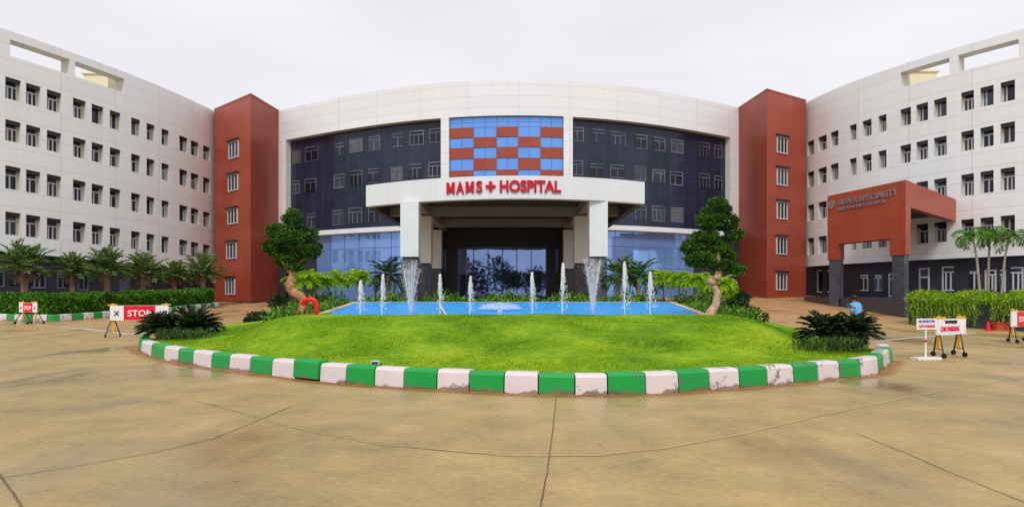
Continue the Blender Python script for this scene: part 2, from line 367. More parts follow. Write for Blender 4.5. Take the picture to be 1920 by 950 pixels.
def tag(o, label=None, cat=None, group=None, kind=None):
    if label: o['label'] = label
    if cat: o['category'] = cat
    if group: o['group'] = group
    if kind: o['kind'] = kind
    return o
def thing(name, label, cat, loc=(0, 0, 0), group=None):
    o = bpy.data.objects.new(name, None); COL.objects.link(o); o.location = loc; o.empty_display_size = .3
    return tag(o, label, cat, group)
def copy_tree(o, parent=None):
    c = o.copy(); COL.objects.link(c)
    if parent is not None: c.parent = parent
    for ch in list(o.children): copy_tree(ch, c)
    return c
def text_mb(body, size, width=None, extr=.03, bold=.0):
    """outlines of lettering as verts/faces in the xz plane, width fitted, centred, front at -y"""
    cu = bpy.data.curves.new('lettering', 'FONT'); cu.body = body; cu.size = size; cu.extrude = extr; cu.offset = bold
    cu.align_x = 'CENTER'; cu.align_y = 'CENTER'; cu.resolution_u = 4
    o = bpy.data.objects.new('lettering', cu); COL.objects.link(o)
    dg = bpy.context.evaluated_depsgraph_get(); me = bpy.data.meshes.new_from_object(o.evaluated_get(dg))
    V = [v.co.copy() for v in me.vertices]; Fc = [tuple(p.vertices) for p in me.polygons]
    bpy.data.objects.remove(o); bpy.data.curves.remove(cu); bpy.data.meshes.remove(me)
    x0 = min(v.x for v in V); x1 = max(v.x for v in V); k = width / (x1 - x0) if width else 1
    z0 = min(v.y for v in V); z1 = max(v.y for v in V)
    return [Vector(((v.x - (x0 + x1) / 2) * k, -v.z, v.y - (z0 + z1) / 2)) for v in V], Fc

class Plan:
    """smooth wall line in plan; s runs along the picture from left to right, outward normal faces the forecourt"""
    def __init__(s, pts, by, deg, lo, hi):
        P = np.array(pts, float)
        T = np.linspace(lo, hi, 400)
        if by == 'x': Y = np.polyval(np.polyfit(P[:, 0], P[:, 1], deg), T); X = T
        else: X = np.polyval(np.polyfit(P[:, 1], P[:, 0], deg), T); Y = T
        s.X, s.Y = X, Y; s.S = np.concatenate([[0], np.cumsum(np.hypot(np.diff(X), np.diff(Y)))]); s.L = s.S[-1]
        s.px = 960 + F * X / Y
    def at_px(s, p): return float(np.interp(p, s.px, s.S))
    def pos(s, t): return float(np.interp(t, s.S, s.X)), float(np.interp(t, s.S, s.Y))
    def nrm(s, t):
        a = s.pos(max(0, t - .05)); b = s.pos(min(s.L, t + .05)); dx, dy = b[0] - a[0], b[1] - a[1]; l = math.hypot(dx, dy)
        return Vector((dy / l, -dx / l, 0)), Vector((dx / l, dy / l, 0))
    def p(s, t, z, inw=0):
        x, y = s.pos(t); n, _ = s.nrm(t); return Vector((x - n.x * inw, y - n.y * inw, z))
HT = 18.0; TOP = EYE + HT
def zr(r): return EYE + r * HT

def wall(plan, s0, s1, zrows, holes, reveal, name, mat, parent, step=1.2, inw=0, back_from=None, back_d=1.0, keep=None):
    """curved wall sheet. zrows: list of functions z(s) bottom to top; holes: set of (sa, sb, j); reveal depth per hole.
    back_from: rows from this one up also get a back face (free-standing parapet)"""
    br = {s0, s1}
    for a, b, j, *_ in holes: br |= {a, b}
    for t in np.arange(s0, s1, step):
        if min(abs(t - x) for x in br) > .35: br.add(float(t))
    br = sorted(br); mb = MB(); rvs = []
    nr = len(zrows)
    for i in range(len(br) - 1):
        a, b = br[i], br[i + 1]; m = (a + b) / 2
        for j in range(nr - 1):
            za0, zb0, za1, zb1 = zrows[j](a), zrows[j](b), zrows[j + 1](a), zrows[j + 1](b)
            hole = any(h[0] - 1e-4 <= a and b <= h[1] + 1e-4 and h[2] == j for h in holes)
            z0, z1 = zrows[j](m), zrows[j + 1](m)
            if not hole:
                mb.quad(plan.p(a, za0, inw), plan.p(b, zb0, inw), plan.p(b, zb1, inw), plan.p(a, za1, inw), [(a, za0), (b, zb0), (b, zb1), (a, za1)])
                if back_from is not None and j >= back_from:
                    q = inw + back_d
                    mb.quad(plan.p(b, zb0, q), plan.p(a, za0, q), plan.p(a, za1, q), plan.p(b, zb1, q), [(b, zb0), (a, za0), (a, za1), (b, zb1)])
        if back_from is not None:
            za, zb = zrows[-1](a), zrows[-1](b)
            mb.quad(plan.p(a, za, inw), plan.p(b, zb, inw), plan.p(b, zb, inw + back_d), plan.p(a, za, inw + back_d), [(a, 0), (b, 0), (b, .3), (a, .3)])
    for a, b, j, dep in holes:
        rv = MB(); rvs.append(rv)
        sub = [x for x in br if a - 1e-4 <= x <= b + 1e-4]
        for k in range(len(sub) - 1):
            c, d = sub[k], sub[k + 1]
            for r, flip in ((j, False), (j + 1, True)):
                q = [plan.p(c, zrows[r](c), inw), plan.p(d, zrows[r](d), inw), plan.p(d, zrows[r](d), inw + dep), plan.p(c, zrows[r](c), inw + dep)]
                mb_ = rv
                mb_.quad(*(q[::-1] if not flip else q))
        for c, flip in ((a, True), (b, False)):
            q = [plan.p(c, zrows[j](c), inw), plan.p(c, zrows[j + 1](c), inw), plan.p(c, zrows[j + 1](c), inw + dep), plan.p(c, zrows[j](c), inw + dep)]
            rv.quad(*(q if flip else q[::-1]))
    o = mb.build(name, mat, parent)
    if keep is None:
        for rv in rvs: rv.build('reveal', M['reveal'], o)
    else: keep += rvs
    return o

def window(parent, p0, p1, z0, z1, nin, mull=(.33, .66), transom=None, fm='frame', bar=.09, pane=True, dep=.06, broken=0.):
    """window: aluminium frame (the part) with its dark pane (sub-part); p0, p1 plan ends, nin points into the building"""
    p0 = Vector((p0[0], p0[1], 0)); p1 = Vector((p1[0], p1[1], 0)); u = (p1 - p0); wd = u.length; u.normalize(); n = Vector(nin)
    mb = MB(); h = z1 - z0
    e = p1 - u * bar; keepb = [random.random() >= broken for _ in range(3)]
    if keepb[0]: mb.obox((p0.x, p0.y, z0), u, n, bar, h, dep)
    if keepb[1]: mb.obox((e.x, e.y, z0), u, n, bar, h, dep)
    a = p0 + u * bar
    if keepb[2]: mb.obox((a.x, a.y, z0), u, n, wd - 2 * bar, bar, dep)
    mb.obox((a.x, a.y, z1 - bar), u, n, wd - 2 * bar, bar, dep)
    tz = z0 + h * transom if transom else None
    for k in mull:
        c = p0 + u * (wd * k - bar / 2); mb.obox((c.x, c.y, z0 + bar), u, n, bar, (h if tz is None else tz - z0) - 2 * bar, dep)
    if tz: mb.obox((a.x, a.y, tz - bar), u, n, wd - 2 * bar, bar, dep)
    o = mb.build('window', M[fm], parent)
    if pane:
        g = MB(); c = p0 + n * (dep * .6); e = p1 + n * (dep * .6)
        g.quad((c.x, c.y, z0), (e.x, e.y, z0), (e.x, e.y, z1), (c.x, c.y, z1)); g.build('pane', M['pane'], o)
    return o

# ------------------------------------------------------------------ ground
mb = MB()
xs = sorted(set([-1500, -600, -250, -120] + list(np.linspace(-70, 70, 71)) + [120, 250, 600, 1500]))
ys = sorted(set([-1500, -500, -150, -60] + list(np.linspace(-20, 80, 76)) + [150, 400, 1500]))
nx = len(xs)
mb.v = [(x, y, ground(x, y)) for y in ys for x in xs]
mb.f = [(j * nx + i, j * nx + i + 1, (j + 1) * nx + i + 1, (j + 1) * nx + i) for j in range(len(ys) - 1) for i in range(nx - 1)]
road = tag(mb.build('road', M['road'], None, True), 'wet tan concrete forecourt road', kind='structure')

def strip(name, mat, pixels, wid, lift=.006, wob=.003):
    P = []
    for (a, b) in zip(pixels[:-1], pixels[1:]):
        for t in np.linspace(0, 1, 14)[:-1]: P.append(gp(a[0] + (b[0] - a[0]) * t, a[1] + (b[1] - a[1]) * t))
    P.append(gp(*pixels[-1])); m = MB(); L = []
    for i, p in enumerate(P):
        tn = (P[min(i + 1, len(P) - 1)] - P[max(i - 1, 0)]); s = Vector((tn.y, -tn.x, 0)).normalized()
        c = p + s * random.uniform(-wob, wob); w2 = wid / 2 * random.uniform(.85, 1.15)
        L.append([c + s * w2, c - s * w2])
    for q in L:
        for v in q: v.z = ground(v.x, v.y) + lift
    for a, b in zip(L[:-1], L[1:]): m.quad(a[0], a[1], b[1], b[0])
    return m.build(name, M[mat], road)
strip('expansion_joint', 'joint', [(1043, 743), (1037, 800), (1027, 880), (1013, 952)], .014)
strip('expansion_joint', 'joint', [(-20, 900), (0, 896), (150, 873), (290, 848), (400, 822), (480, 790), (550, 760)], .011)
strip('expansion_joint', 'joint', [(-6, 884), (0, 890), (22, 920), (44, 955)], .016)
strip('expansion_joint', 'joint', [(1605, 812), (1700, 850), (1800, 893), (1930, 945)], .009)
strip('slab_edge', 'joint', [(370, 752), (480, 782), (600, 810), (720, 832), (860, 848), (960, 853)], .007)
strip('slab_edge', 'joint_pale', [(480, 784), (600, 812), (720, 834), (960, 855), (1120, 854), (1250, 840), (1400, 812), (1520, 783), (1700, 745), (1930, 705)], .035, .005, .006)
strip('gutter', 'gutter', [(112, 612.5), (160, 616.5), (210, 622), (262, 629)], .34, .006, .02)
strip('gutter', 'gutter', [(1640, 640), (1700, 634), (1760, 629), (1830, 624)], .26, .006, .02)

# ------------------------------------------------------------------ white wings
def lin(a, b, plan, sa, sb):
    return lambda t: zr(a + (b - a) * min(1.3, max(-.5, (t - sa) / (sb - sa))))
def wing(plan, cols, rows, base, opens, label, clad_m, depth, sa, sb, group, lbl_win=None):
    cx, cy = plan.pos(plan.L / 2)
    root = thing('hospital_wing', label, 'building', (cx, cy, 0), group)
    L = lambda ab: lin(ab[0], ab[1], plan, sa, sb)
    zs = [L(base)]
    for (t, b) in rows[::-1]: zs += [L(b), L(t)]
    zs += [L(opens['z'][0]), L(opens['z'][1]), lambda t: TOP]
    holes = []
    for k in range(len(rows)):
        j = 2 * (len(rows) - 1 - k) + 1
        for (a, b) in cols: holes.append((plan.at_px(a), plan.at_px(b), j, .5))
    jo = 2 * len(rows) + 1
    for (a, b) in opens['px']: holes.append((plan.at_px(a), plan.at_px(b), jo, 1.0))
    keep = []
    wall(plan, 0, plan.L, zs, holes, .62, 'upper_wall', clad_m, root, back_from=jo - 1, keep=keep)
    for (a, b, j, dep), rv in zip(holes, keep):
        if j == jo:
            rv.build('parapet_opening', M['reveal'], root); continue
        n, u = plan.nrm((a + b) / 2); m = (a + b) / 2
        pa = plan.p(a, 0, .43); pb = plan.p(b, 0, .43)
        style = random.random()
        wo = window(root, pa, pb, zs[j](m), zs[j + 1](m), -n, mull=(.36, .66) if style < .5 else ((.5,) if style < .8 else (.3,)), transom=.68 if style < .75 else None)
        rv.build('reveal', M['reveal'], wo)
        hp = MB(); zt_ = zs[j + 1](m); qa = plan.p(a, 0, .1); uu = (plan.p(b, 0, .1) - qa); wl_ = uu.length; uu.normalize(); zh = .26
        hp.obox(qa + uu * .004 + Vector((0, 0, zt_ - zh)), uu, -n, wl_ - .008, zh - .02, .32); hp.build('head_shade', M['dark_wall'], wo)  # dark box imitating the soffit's shade across the top of the window
    # soffit of the overhang, recessed dark ground floor with framed windows, roof, back and ends
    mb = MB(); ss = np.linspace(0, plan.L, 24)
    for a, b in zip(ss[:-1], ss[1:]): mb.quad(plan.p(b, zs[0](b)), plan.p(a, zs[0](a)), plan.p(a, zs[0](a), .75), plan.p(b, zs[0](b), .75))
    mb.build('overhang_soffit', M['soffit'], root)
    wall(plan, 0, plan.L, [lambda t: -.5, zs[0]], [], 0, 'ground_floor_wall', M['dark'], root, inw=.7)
    for (a, b, z0, z1, ml, tr) in opens['ground']:
        sa_, sb_ = plan.at_px(a), plan.at_px(b); n, u = plan.nrm((sa_ + sb_) / 2)
        window(root, plan.p(sa_, 0, .7 - .05), plan.p(sb_, 0, .7 - .05), z0, z1, -n, ml, tr, fm='frame' if root['label'].endswith('porch') else 'frame_dim', bar=.1, broken=.45)
    mb = MB(); zroof = zr(opens['z'][0][0]) - .25
    for a, b in zip(ss[:-1], ss[1:]): mb.quad(plan.p(a, zroof, .9), plan.p(b, zroof, .9), plan.p(b, zroof, depth), plan.p(a, zroof, depth))
    mb.build('roof', M['concrete'], root)
    mb = MB()
    for a, b in zip(ss[:-1], ss[1:]):
        mb.quad(plan.p(b, -.5, depth), plan.p(a, -.5, depth), plan.p(a, zroof, depth), plan.p(b, zroof, depth), [(b, -.5), (a, -.5), (a, zroof), (b, zroof)])
    for c, fl in ((0, 1), (plan.L, 0)):
        q = [plan.p(c, -.5, .75), plan.p(c, -.5, depth), plan.p(c, zroof, depth), plan.p(c, zroof, .75)]; uv = [(0, 0), (depth, 0), (depth, zroof), (0, zroof)]
        mb.quad(*(q if not fl else q[::-1]), uv if not fl else uv[::-1])
    mb.build('rear_wall', clad_m, root)
    return root

# wing behind the palms
PL = Plan([(-34.8, 41.45), (-33.3, 44.1), (-31.5, 49.9), (-30.1, 55.9), (-29.35, 60.6)], 'y', 2, 33.5, 62.2)
lcols = [(10, 39), (49, 76), (88, 115), (137, 161), (172, 194), (206, 226), (246, 263), (275, 290), (303, 317), (336.5, 352), (358, 373), (381, 394)]
lrows = [((.822, .789), (.740, .715)), ((.66, .62), (.58, .538)), ((.485, .437), (.397, .358)), ((.31, .262), (.222, .185))]
G = lambda px, y0, y1, P_: (EYE + (HZ - y1) / F * P_.pos(P_.at_px(px))[1], EYE + (HZ - y0) / F * P_.pos(P_.at_px(px))[1])
lg = []
for (a, b, y0, y1, ml, tr) in [(-4, 19, 502, 538, (.5,), None), (28, 48, 503, 536, (.5,), None), (66, 97, 504, 540, (.3, .6), .8), (118, 140, 506, 541, (.5,), .8), (157, 178, 511, 544, (.55,), None), (236, 256, 515, 546, (.5,), .75), (330, 350, 522, 550, (.5,), .75)]:
    z0, z1 = G((a + b) / 2, y0, y1, PL); lg.append((a, b, z0, z1, ml, tr))
PL_END = 0
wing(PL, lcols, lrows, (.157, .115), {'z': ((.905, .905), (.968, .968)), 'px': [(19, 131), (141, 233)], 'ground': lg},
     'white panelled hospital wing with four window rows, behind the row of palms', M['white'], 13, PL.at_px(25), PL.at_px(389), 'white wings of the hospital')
# wing with the rust porch
PR = Plan([(27.7, 57.7), (28.65, 53.3), (29.7, 50.3), (30.7, 48.3), (32.2, 45), (33.35, 43.35), (34.9, 41.85)], 'y', 2, 34.5, 59.8)
PR.X = PR.X[::-1]; PR.Y = PR.Y[::-1]; PR.px = PR.px[::-1]; PR.S = np.concatenate([[0], np.cumsum(np.hypot(np.diff(PR.X), np.diff(PR.Y)))])
rcols = [(1514, 1526), (1534, 1550), (1557, 1572), (1593, 1606), (1617, 1634), (1647, 1662), (1688, 1708), (1718, 1740), (1751, 1775), (1802, 1826), (1838, 1863), (1876, 1903)]
rrows = [((.789, .816), (.717, .739)), ((.63, .657), (.55, .579)), ((.459, .483), (.376, .396)), ((.287, .30), (.2, .217))]
rg_ = []
for (a, b, y0, y1, ml, tr) in [(1520, 1530, 506, 548, (), None), (1538, 1552, 506, 548, (), None), (1600, 1617, 515, 545, (.5,), .85), (1628, 1645, 515, 545, (.5,), .85), (1656, 1675, 512, 556, (.5,), .8), (1714, 1734, 502, 556, (.06,), .7), (1758, 1784, 499, 545, (.3, .65), .8), (1808, 1832, 508, 546, (.5,), .95), (1840, 1862, 505, 546, (.33, .66), .8), (1866, 1880, 505, 546, (.5,), .8), (1886, 1914, 500, 546, (.3, .65), .8)]:
    z0, z1 = G((a + b) / 2, y0, y1, PR); rg_.append((a, b, z0, z1, ml, tr))
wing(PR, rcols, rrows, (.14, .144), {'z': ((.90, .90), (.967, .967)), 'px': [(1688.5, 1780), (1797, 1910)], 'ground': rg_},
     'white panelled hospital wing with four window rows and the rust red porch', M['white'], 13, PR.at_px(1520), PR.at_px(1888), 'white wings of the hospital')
def hut(q, label, sx, sy):
    h = thing('rooftop_hut', label, 'hut', (q[0], q[1], 16.5), 'cream rooftop huts')
    m = MB(); m.box((q[0] - sx, q[1] - sy, 17.2), (q[0] + sx, q[1] + sy, 19.7)); m.build('wall', M['cream'], h)
    m = MB(); m.box((q[0] - sx - .15, q[1] - sy - .15, 19.7), (q[0] + sx + .15, q[1] + sy + .15, 19.85)); m.build('roof', M['cream'], h)
hut((-34.3, 51.4), 'small cream rooftop hut seen through the parapet gap above the palm side wing', 1.0, 1.1)
hut((33.6, 50.9), 'small cream rooftop hut seen through the parapet gap above the porch side wing', 1.1, 1.1)

# ------------------------------------------------------------------ rust stair towers
def tower(lp, cp, rp, label, wins, on_left, ybase):
    """lp, cp, rp: plan points of the outer edge, the near corner and the inner edge"""
    L, C, Rr = (Vector((*q, 0)) for q in (lp, cp, rp))
    bk = L + Rr - C
    root = thing('stair_tower', label, 'tower', (C.x, C.y, 0), 'rust red stair towers')
    m = MB(); pts = [L, C, Rr, bk]; m.prism([(p.x, p.y) for p in pts], -.5, TOP - .12)
    wl = m.build('wall', M['rust'], root)
    m = MB(); cen = (L + C + Rr + bk) / 4
    m.prism([tuple((cen + (p - cen) * 1.012)[:2]) for p in pts], TOP - .12, TOP + .05); m.build('coping', M['rust_p'], root)
    m = MB(); m.prism([tuple((cen + (p - cen) * 1.006)[:2]) for p in pts], -.5, ybase); m.build('plinth', M['dark'], root)
    a, b = (L, C) if on_left else (C, Rr)
    u = (b - a).normalized(); n = Vector((u.y, -u.x, 0))
    for (x0, x1, y0, y1) in wins:
        def hit(px):
            k = (px - 960) / F; t = (k * a.y - a.x) / (u.x - k * u.y); return a + u * t
        p, q = hit(x0), hit(x1); d = (p.y + q.y) / 2
        z0, z1 = EYE + (HZ - y1) / F * d, EYE + (HZ - y0) / F * d
        o = window(root, p + n * .1, q + n * .1, z0, z1, -n, (.33, .67), None, bar=.085, dep=.12)
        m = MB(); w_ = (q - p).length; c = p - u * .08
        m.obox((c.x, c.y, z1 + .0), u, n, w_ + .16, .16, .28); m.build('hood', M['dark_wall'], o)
    return root
tower(((402 - 960) / F * 59.7, 59.7), ((470 - 960) / F * 55.06, 55.06), ((525 - 960) / F * 60.4, 60.4), 'rust red stair tower standing beside the wing with the palms',
      [(430, 448, 265, 297), (429, 447, 327, 358), (428, 446, 391, 420), (426, 444, 454, 485), (424, 441, 521, 552)], True, .95)
tower(((1385 - 960) / F * 59.2, 59.2), ((1438 - 960) / F * 53.8, 53.8), ((1511 - 960) / F * 56.9, 56.9), 'rust red stair tower standing beside the wing with the porch',
      [(1456, 1475, 257, 288), (1456, 1475, 316, 348), (1456, 1475, 378, 411), (1455, 1474, 444, 477), (1455, 1474, 511, 544)], False, 1.25)

# ------------------------------------------------------------------ curved centre block
PC = Plan([(-22.8, 60), (-18.6, 57.6), (-14.7, 55.4), (-10.4, 53.6), (-6.3, 52.3), (0, 51.3), (4.5, 51.6), (9.8, 53.1), (13.9, 54.7), (17.4, 56.5), (22, 59.2)], 'x', 4, -23.2, 22.4)
main = thing('hospital_main_block', 'curved white centre block with dark glass bays and blue red chequer panel', 'building', (0, 52, 0))
c_ = lambda z: (lambda t: z)
s_ = PC.at_px
bays = [(s_(536), s_(826.5)), (s_(841.5), s_(1057)), (s_(1074), s_(1369.5))]
zl0, zl1, zt = zr(.303), zr(.326), zr(.832)
wall(PC, 0, PC.L, [c_(zl1), c_(zt), c_(TOP)], [(bays[0][0], bays[0][1], 0, .6), (bays[1][0], bays[1][1], 0, .3), (bays[2][0], bays[2][1], 0, .6)], .6, 'white_facade', M['white_c'], main, step=.8, back_from=1)
# ledge under the dark bays
for (a, b) in ((s_(536), s_(800)), (s_(1090), s_(1369.5))):
    m = MB(); ss = np.linspace(a, b, 24)
    for q, r in zip(ss[:-1], ss[1:]):
        m.quad(PC.p(q, zl0, -.25), PC.p(r, zl0, -.25), PC.p(r, zl1, -.25), PC.p(q, zl1, -.25)); m.quad(PC.p(q, zl1, -.25), PC.p(r, zl1, -.25), PC.p(r, zl1, .7), PC.p(q, zl1, .7)); m.quad(PC.p(r, zl0, -.25), PC.p(q, zl0, -.25), PC.p(q, zl0, .7), PC.p(r, zl0, .7))
    for q in (a, b): m.quad(PC.p(q, zl0, -.25), PC.p(q, zl0, .7), PC.p(q, zl1, .7), PC.p(q, zl1, -.25))
    m.build('ledge', M['white_p'], main)
for (a, b) in ((0, s_(536)), (s_(1369.5), PC.L)):     # pilaster feet
    wall(PC, a, b, [c_(-.5), c_(zl1)], [], 0, 'pilaster_foot', M['white_c'] if False else M['dark'], main, inw=.02)
for k in (0, 2):
    wall(PC, bays[k][0] - .1, bays[k][1] + .1, [c_(zl1), c_(zt + .05)], [], 0, 'dark_glass_bay', M['dark_glass'], main, step=.8, inw=.6)
def cw(x0, x1, y0, y1, ml, tr=None):
    a, b = s_(x0), s_(x1); n, u = PC.nrm((a + b) / 2); d = PC.pos((a + b) / 2)[1] + .5
    z0, z1 = EYE + (HZ - y1) / F * d, EYE + (HZ - y0) / F * d
    window(main, PC.p(a, 0, .55), PC.p(b, 0, .55), z0, z1, -n, ml, tr, fm='frame_dim', bar=.08, pane=True, dep=.045, broken=.4)
ck = lambda x: x / 2.878 + 400; cy_ = lambda y: y / 2.878 + 130
for (a, b, y0, y1, ml) in [(400, 445, 440, 508, (.55,)), (470, 540, 418, 496, (.5,)), (628, 688, 398, 468, (.5,)), (712, 785, 375, 448, (.33, .66)), (815, 880, 360, 440, (.5,)), (945, 1012, 345, 418, (.5,)), (1042, 1122, 330, 410, (.3, .62)), (1152, 1224, 318, 396, (.5,)),
                        (396, 440, 600, 672, (.55,)), (468, 530, 590, 664, (.5,)), (626, 688, 565, 640, (.5,)), (712, 782, 545, 628, (.33, .66)), (808, 875, 535, 612, (.5,)), (938, 1003, 525, 600, (.5,)), (1036, 1112, 510, 588, (.3, .62)), (1146, 1222, 498, 578, (.3, .65)),
                        (480, 530, 775, 850, (.5,)), (620, 680, 758, 842, (.6,)), (708, 780, 745, 835, (.3, .65)), (815, 880, 745, 828, (.5,))]:
    cw(ck(a), ck(b), cy_(y0), cy_(y1), ml, .76)
ck = lambda x: x / 2.879 + 1060; cy_ = lambda y: y / 2.879 + 130
for (a, b, y0, y1, ml) in [(50, 112, 310, 390, (.4,)), (155, 230, 322, 400, (.35,)), (255, 343, 336, 412, (.35, .66)), (392, 462, 352, 430, (.5,)), (495, 562, 368, 440, (.5,)), (592, 660, 380, 452, (.5,)), (750, 806, 395, 472, (.35, .68)), (830, 872, 410, 480, (.5,)),
                        (46, 108, 490, 572, (.4,)), (142, 222, 508, 578, (.5,)), (258, 340, 515, 586, (.5,)), (390, 456, 522, 600, (.5,)), (490, 560, 540, 612, (.66,)), (588, 658, 552, 626, (.4,)), (748, 806, 562, 640, (.35, .68)), (830, 872, 575, 648, (.5,)),
                        (395, 458, 735, 812, (.5,)), (490, 560, 735, 822, (.35, .66)), (592, 660, 745, 825, (.5,))]:
    cw(ck(a), ck(b), cy_(y0), cy_(y1), ml, .76)
# floor lines on the dark bays
m = MB()
# chequer panel
b0, b1 = bays[1]
wall(PC, b0 - .1, b1 + .1, [c_(zr(.3)), c_(zt + .03)], [], 0, 'blue_glazing', M['blue_panel'], main, step=.6, inw=.28)
cols = [s_(x) for x in (842, 886.5, 930.5, 971.5, 1014, 1056.5)]
yr = [237.5, 256.5, 275.5, 296, 318, 338]; dd = 51.6
zq = [EYE + (HZ - y) / F * dd for y in yr]
for r in range(5):
    for c in range(5):
        if (r + c) % 2 == 0:
            m = MB(); n_ = 4; ss = np.linspace(cols[c], cols[c + 1], n_ + 1)
            for a, b in zip(ss[:-1], ss[1:]):
                m.quad(PC.p(a, zq[r + 1], .2), PC.p(b, zq[r + 1], .2), PC.p(b, zq[r], .2), PC.p(a, zq[r], .2)); m.quad(PC.p(b, zq[r + 1], .2), PC.p(a, zq[r + 1], .2), PC.p(a, zq[r + 1], .27), PC.p(b, zq[r + 1], .27))
            m.build('rust_panel', M['rust_p'], main)
m = MB()
for x in cols[1:-1] + [(cols[i] + cols[i + 1]) / 2 for i in range(5)]:
    n, u = PC.nrm(x); p = PC.p(x - .02, zr(.55), .25); m.obox(p, u, -n, .04, zt - zr(.55), .02)
for z in [EYE + (HZ - 228) / F * dd] + zq:
    ss = np.linspace(b0, b1, 10)
    for a, b in zip(ss[:-1], ss[1:]): m.quad(PC.p(a, z - .02, .262), PC.p(b, z - .02, .262), PC.p(b, z + .02, .262), PC.p(a, z + .02, .262))
m.build('mullion', M['mullion'], main)
# blue mirror glass of the ground storey, dark stone ends
for (a, b) in ((s_(589), s_(845)), (s_(1048), s_(1306))):
    g = wall(PC, a, b, [c_(0), c_(zl0 + .05)], [], 0, 'mirror_glazing', M['blue_glass'], main, step=1.9, inw=.35)
    m = MB()
    for x in np.arange(a, b, 1.75):
        n, u = PC.nrm(x); m.obox(PC.p(x, .2, .33), u, -n, .05, zl0 - .25, .015)
    for z in (1.9, 3.9, 5.75):
        ss = np.arange(a, b, .9)
        for q, r in zip(ss[:-1], ss[1:]): m.quad(PC.p(q, z - .025, .33), PC.p(r, z - .025, .33), PC.p(r, z + .025, .33), PC.p(q, z + .025, .33))
    m.build('mullion', M['mullion'], g)
for (a, b) in ((s_(536), s_(589)), (s_(1306), s_(1369.5))):
    wall(PC, a, b, [c_(-.5), c_(zl0)], [], 0, 'stone_wall', M['dark'], main, inw=.3)
m = MB(); ss = np.linspace(0, PC.L, 30)
for a, b in zip(ss[:-1], ss[1:]):
    m.quad(PC.p(a, TOP - 1.2, .9), PC.p(b, TOP - 1.2, .9), (PC.pos(b)[0], 76, TOP - 1.2), (PC.pos(a)[0], 76, TOP - 1.2))
m.build('roof', M['concrete'], main)
m = MB(); m.quad((22.4, 76, -.5), (-23.2, 76, -.5), (-23.2, 76, TOP - 1.2), (22.4, 76, TOP - 1.2)); 
for x, yy in ((-23.2, 60.3), (22.4, 59.4)): m.quad((x, yy, -.5), (x, 76, -.5), (x, 76, TOP - 1.2), (x, yy, TOP - 1.2))
m.build('rear_wall', M['concrete'], main)
# entrance: dark wall with the wide mirror-glass doors
def g_mid(y): return ground(0, y)
m = MB(); Y0, Y1 = 50.0, 51.2
for (x0, x1, z0, z1) in [(-7.2, 6.2, 5.45, 7.25), (-5.35, -4.45, 0, 5.45), (-7.2, -5.6, 0, 5.45), (2.85, 3.55, 0, 5.45), (3.8, 6.2, 0, 5.45), (-5.6, -5.35, 0, 3.4), (3.55, 3.8, 0, 3.4)]:
    m.box((x0, Y0, z0), (x1, Y1, z1))
m.build('entrance_wall', M['dark_wall'], main)
m = MB(); m.quad((-6, 50.9, .3), (4.4, 50.9, .3), (4.4, 50.9, 5.6), (-6, 50.9, 5.6)); dg = m.build('entrance_glazing', M['door_glass'], main)
m = MB()
for x in np.linspace(-4.4, 2.8, 7)[1:-1]: m.box((x - .03, 50.84, .4), (x + .03, 50.89, 5.45))
for z in (3.2,): m.box((-4.4, 50.85, z - .03), (2.8, 50.892, z + .03))
m.build('door_mullion', M['dark_wall'], dg)

# ------------------------------------------------------------------ entrance portico with the lettering
pc = np.polyfit([-8.35, -.3, 7.35], [34.9, 32.0, 33.8], 2); py_ = lambda x: float(np.polyval(pc, x))
por = thing('entrance_portico', 'white entrance portico on tall columns carrying big red hospital lettering', 'portico', (-.45, 36, .4))
XA, XB, ZB, ZT = -8.35, 7.35, 6.62, 7.82
def arc_band(x0, x1, z0, z1, t, name, mat, n=24):
    m = MB(); xs_ = np.linspace(x0, x1, n); k = 0
    for a, b in zip(xs_[:-1], xs_[1:]):
        p, q = (a, py_(a)), (b, py_(b)); u = [(a, z0), (b, z0), (b, z1), (a, z1)]
        m.quad((*p, z0), (*q, z0), (*q, z1), (*p, z1), u); m.quad((b, py_(b) + t, z0), (a, py_(a) + t, z0), (a, py_(a) + t, z1), (b, py_(b) + t, z1), u)
        m.quad((*q, z0), (*p, z0), (a, py_(a) + t, z0), (b, py_(b) + t, z0), u); m.quad((*p, z1), (*q, z1), (b, py_(b) + t, z1), (a, py_(a) + t, z1), u)
    for x in (x0, x1): m.quad((x, py_(x), z0), (x, py_(x) + t, z0), (x, py_(x) + t, z1), (x, py_(x), z1), [(0, z0), (t, z0), (t, z1), (0, z1)])
    return m.build(name, mat, por)
M['white_b'] = clad('white_beam_cladding', srgb(230, 232, 236), 2.9, 3.0, (1.2, .5), line=.03, dark=.85)
arc_band(XA, XB, ZB, ZT, .5, 'fascia', M['white_b'])
m = MB(); xs_ = np.linspace(XA + .01, XB - .01, 20)
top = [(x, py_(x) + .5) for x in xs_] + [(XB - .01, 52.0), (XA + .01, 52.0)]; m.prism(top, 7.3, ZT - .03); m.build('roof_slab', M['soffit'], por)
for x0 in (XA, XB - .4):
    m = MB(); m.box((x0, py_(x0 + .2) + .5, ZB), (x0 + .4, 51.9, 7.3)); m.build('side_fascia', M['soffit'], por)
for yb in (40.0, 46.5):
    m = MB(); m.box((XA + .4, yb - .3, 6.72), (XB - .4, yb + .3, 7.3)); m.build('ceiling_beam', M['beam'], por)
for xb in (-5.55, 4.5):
    m = MB(); m.box((xb - .25, 34.2, 6.78), (xb + .25, 50, 7.3)); m.build('ceiling_beam', M['beam'], por)
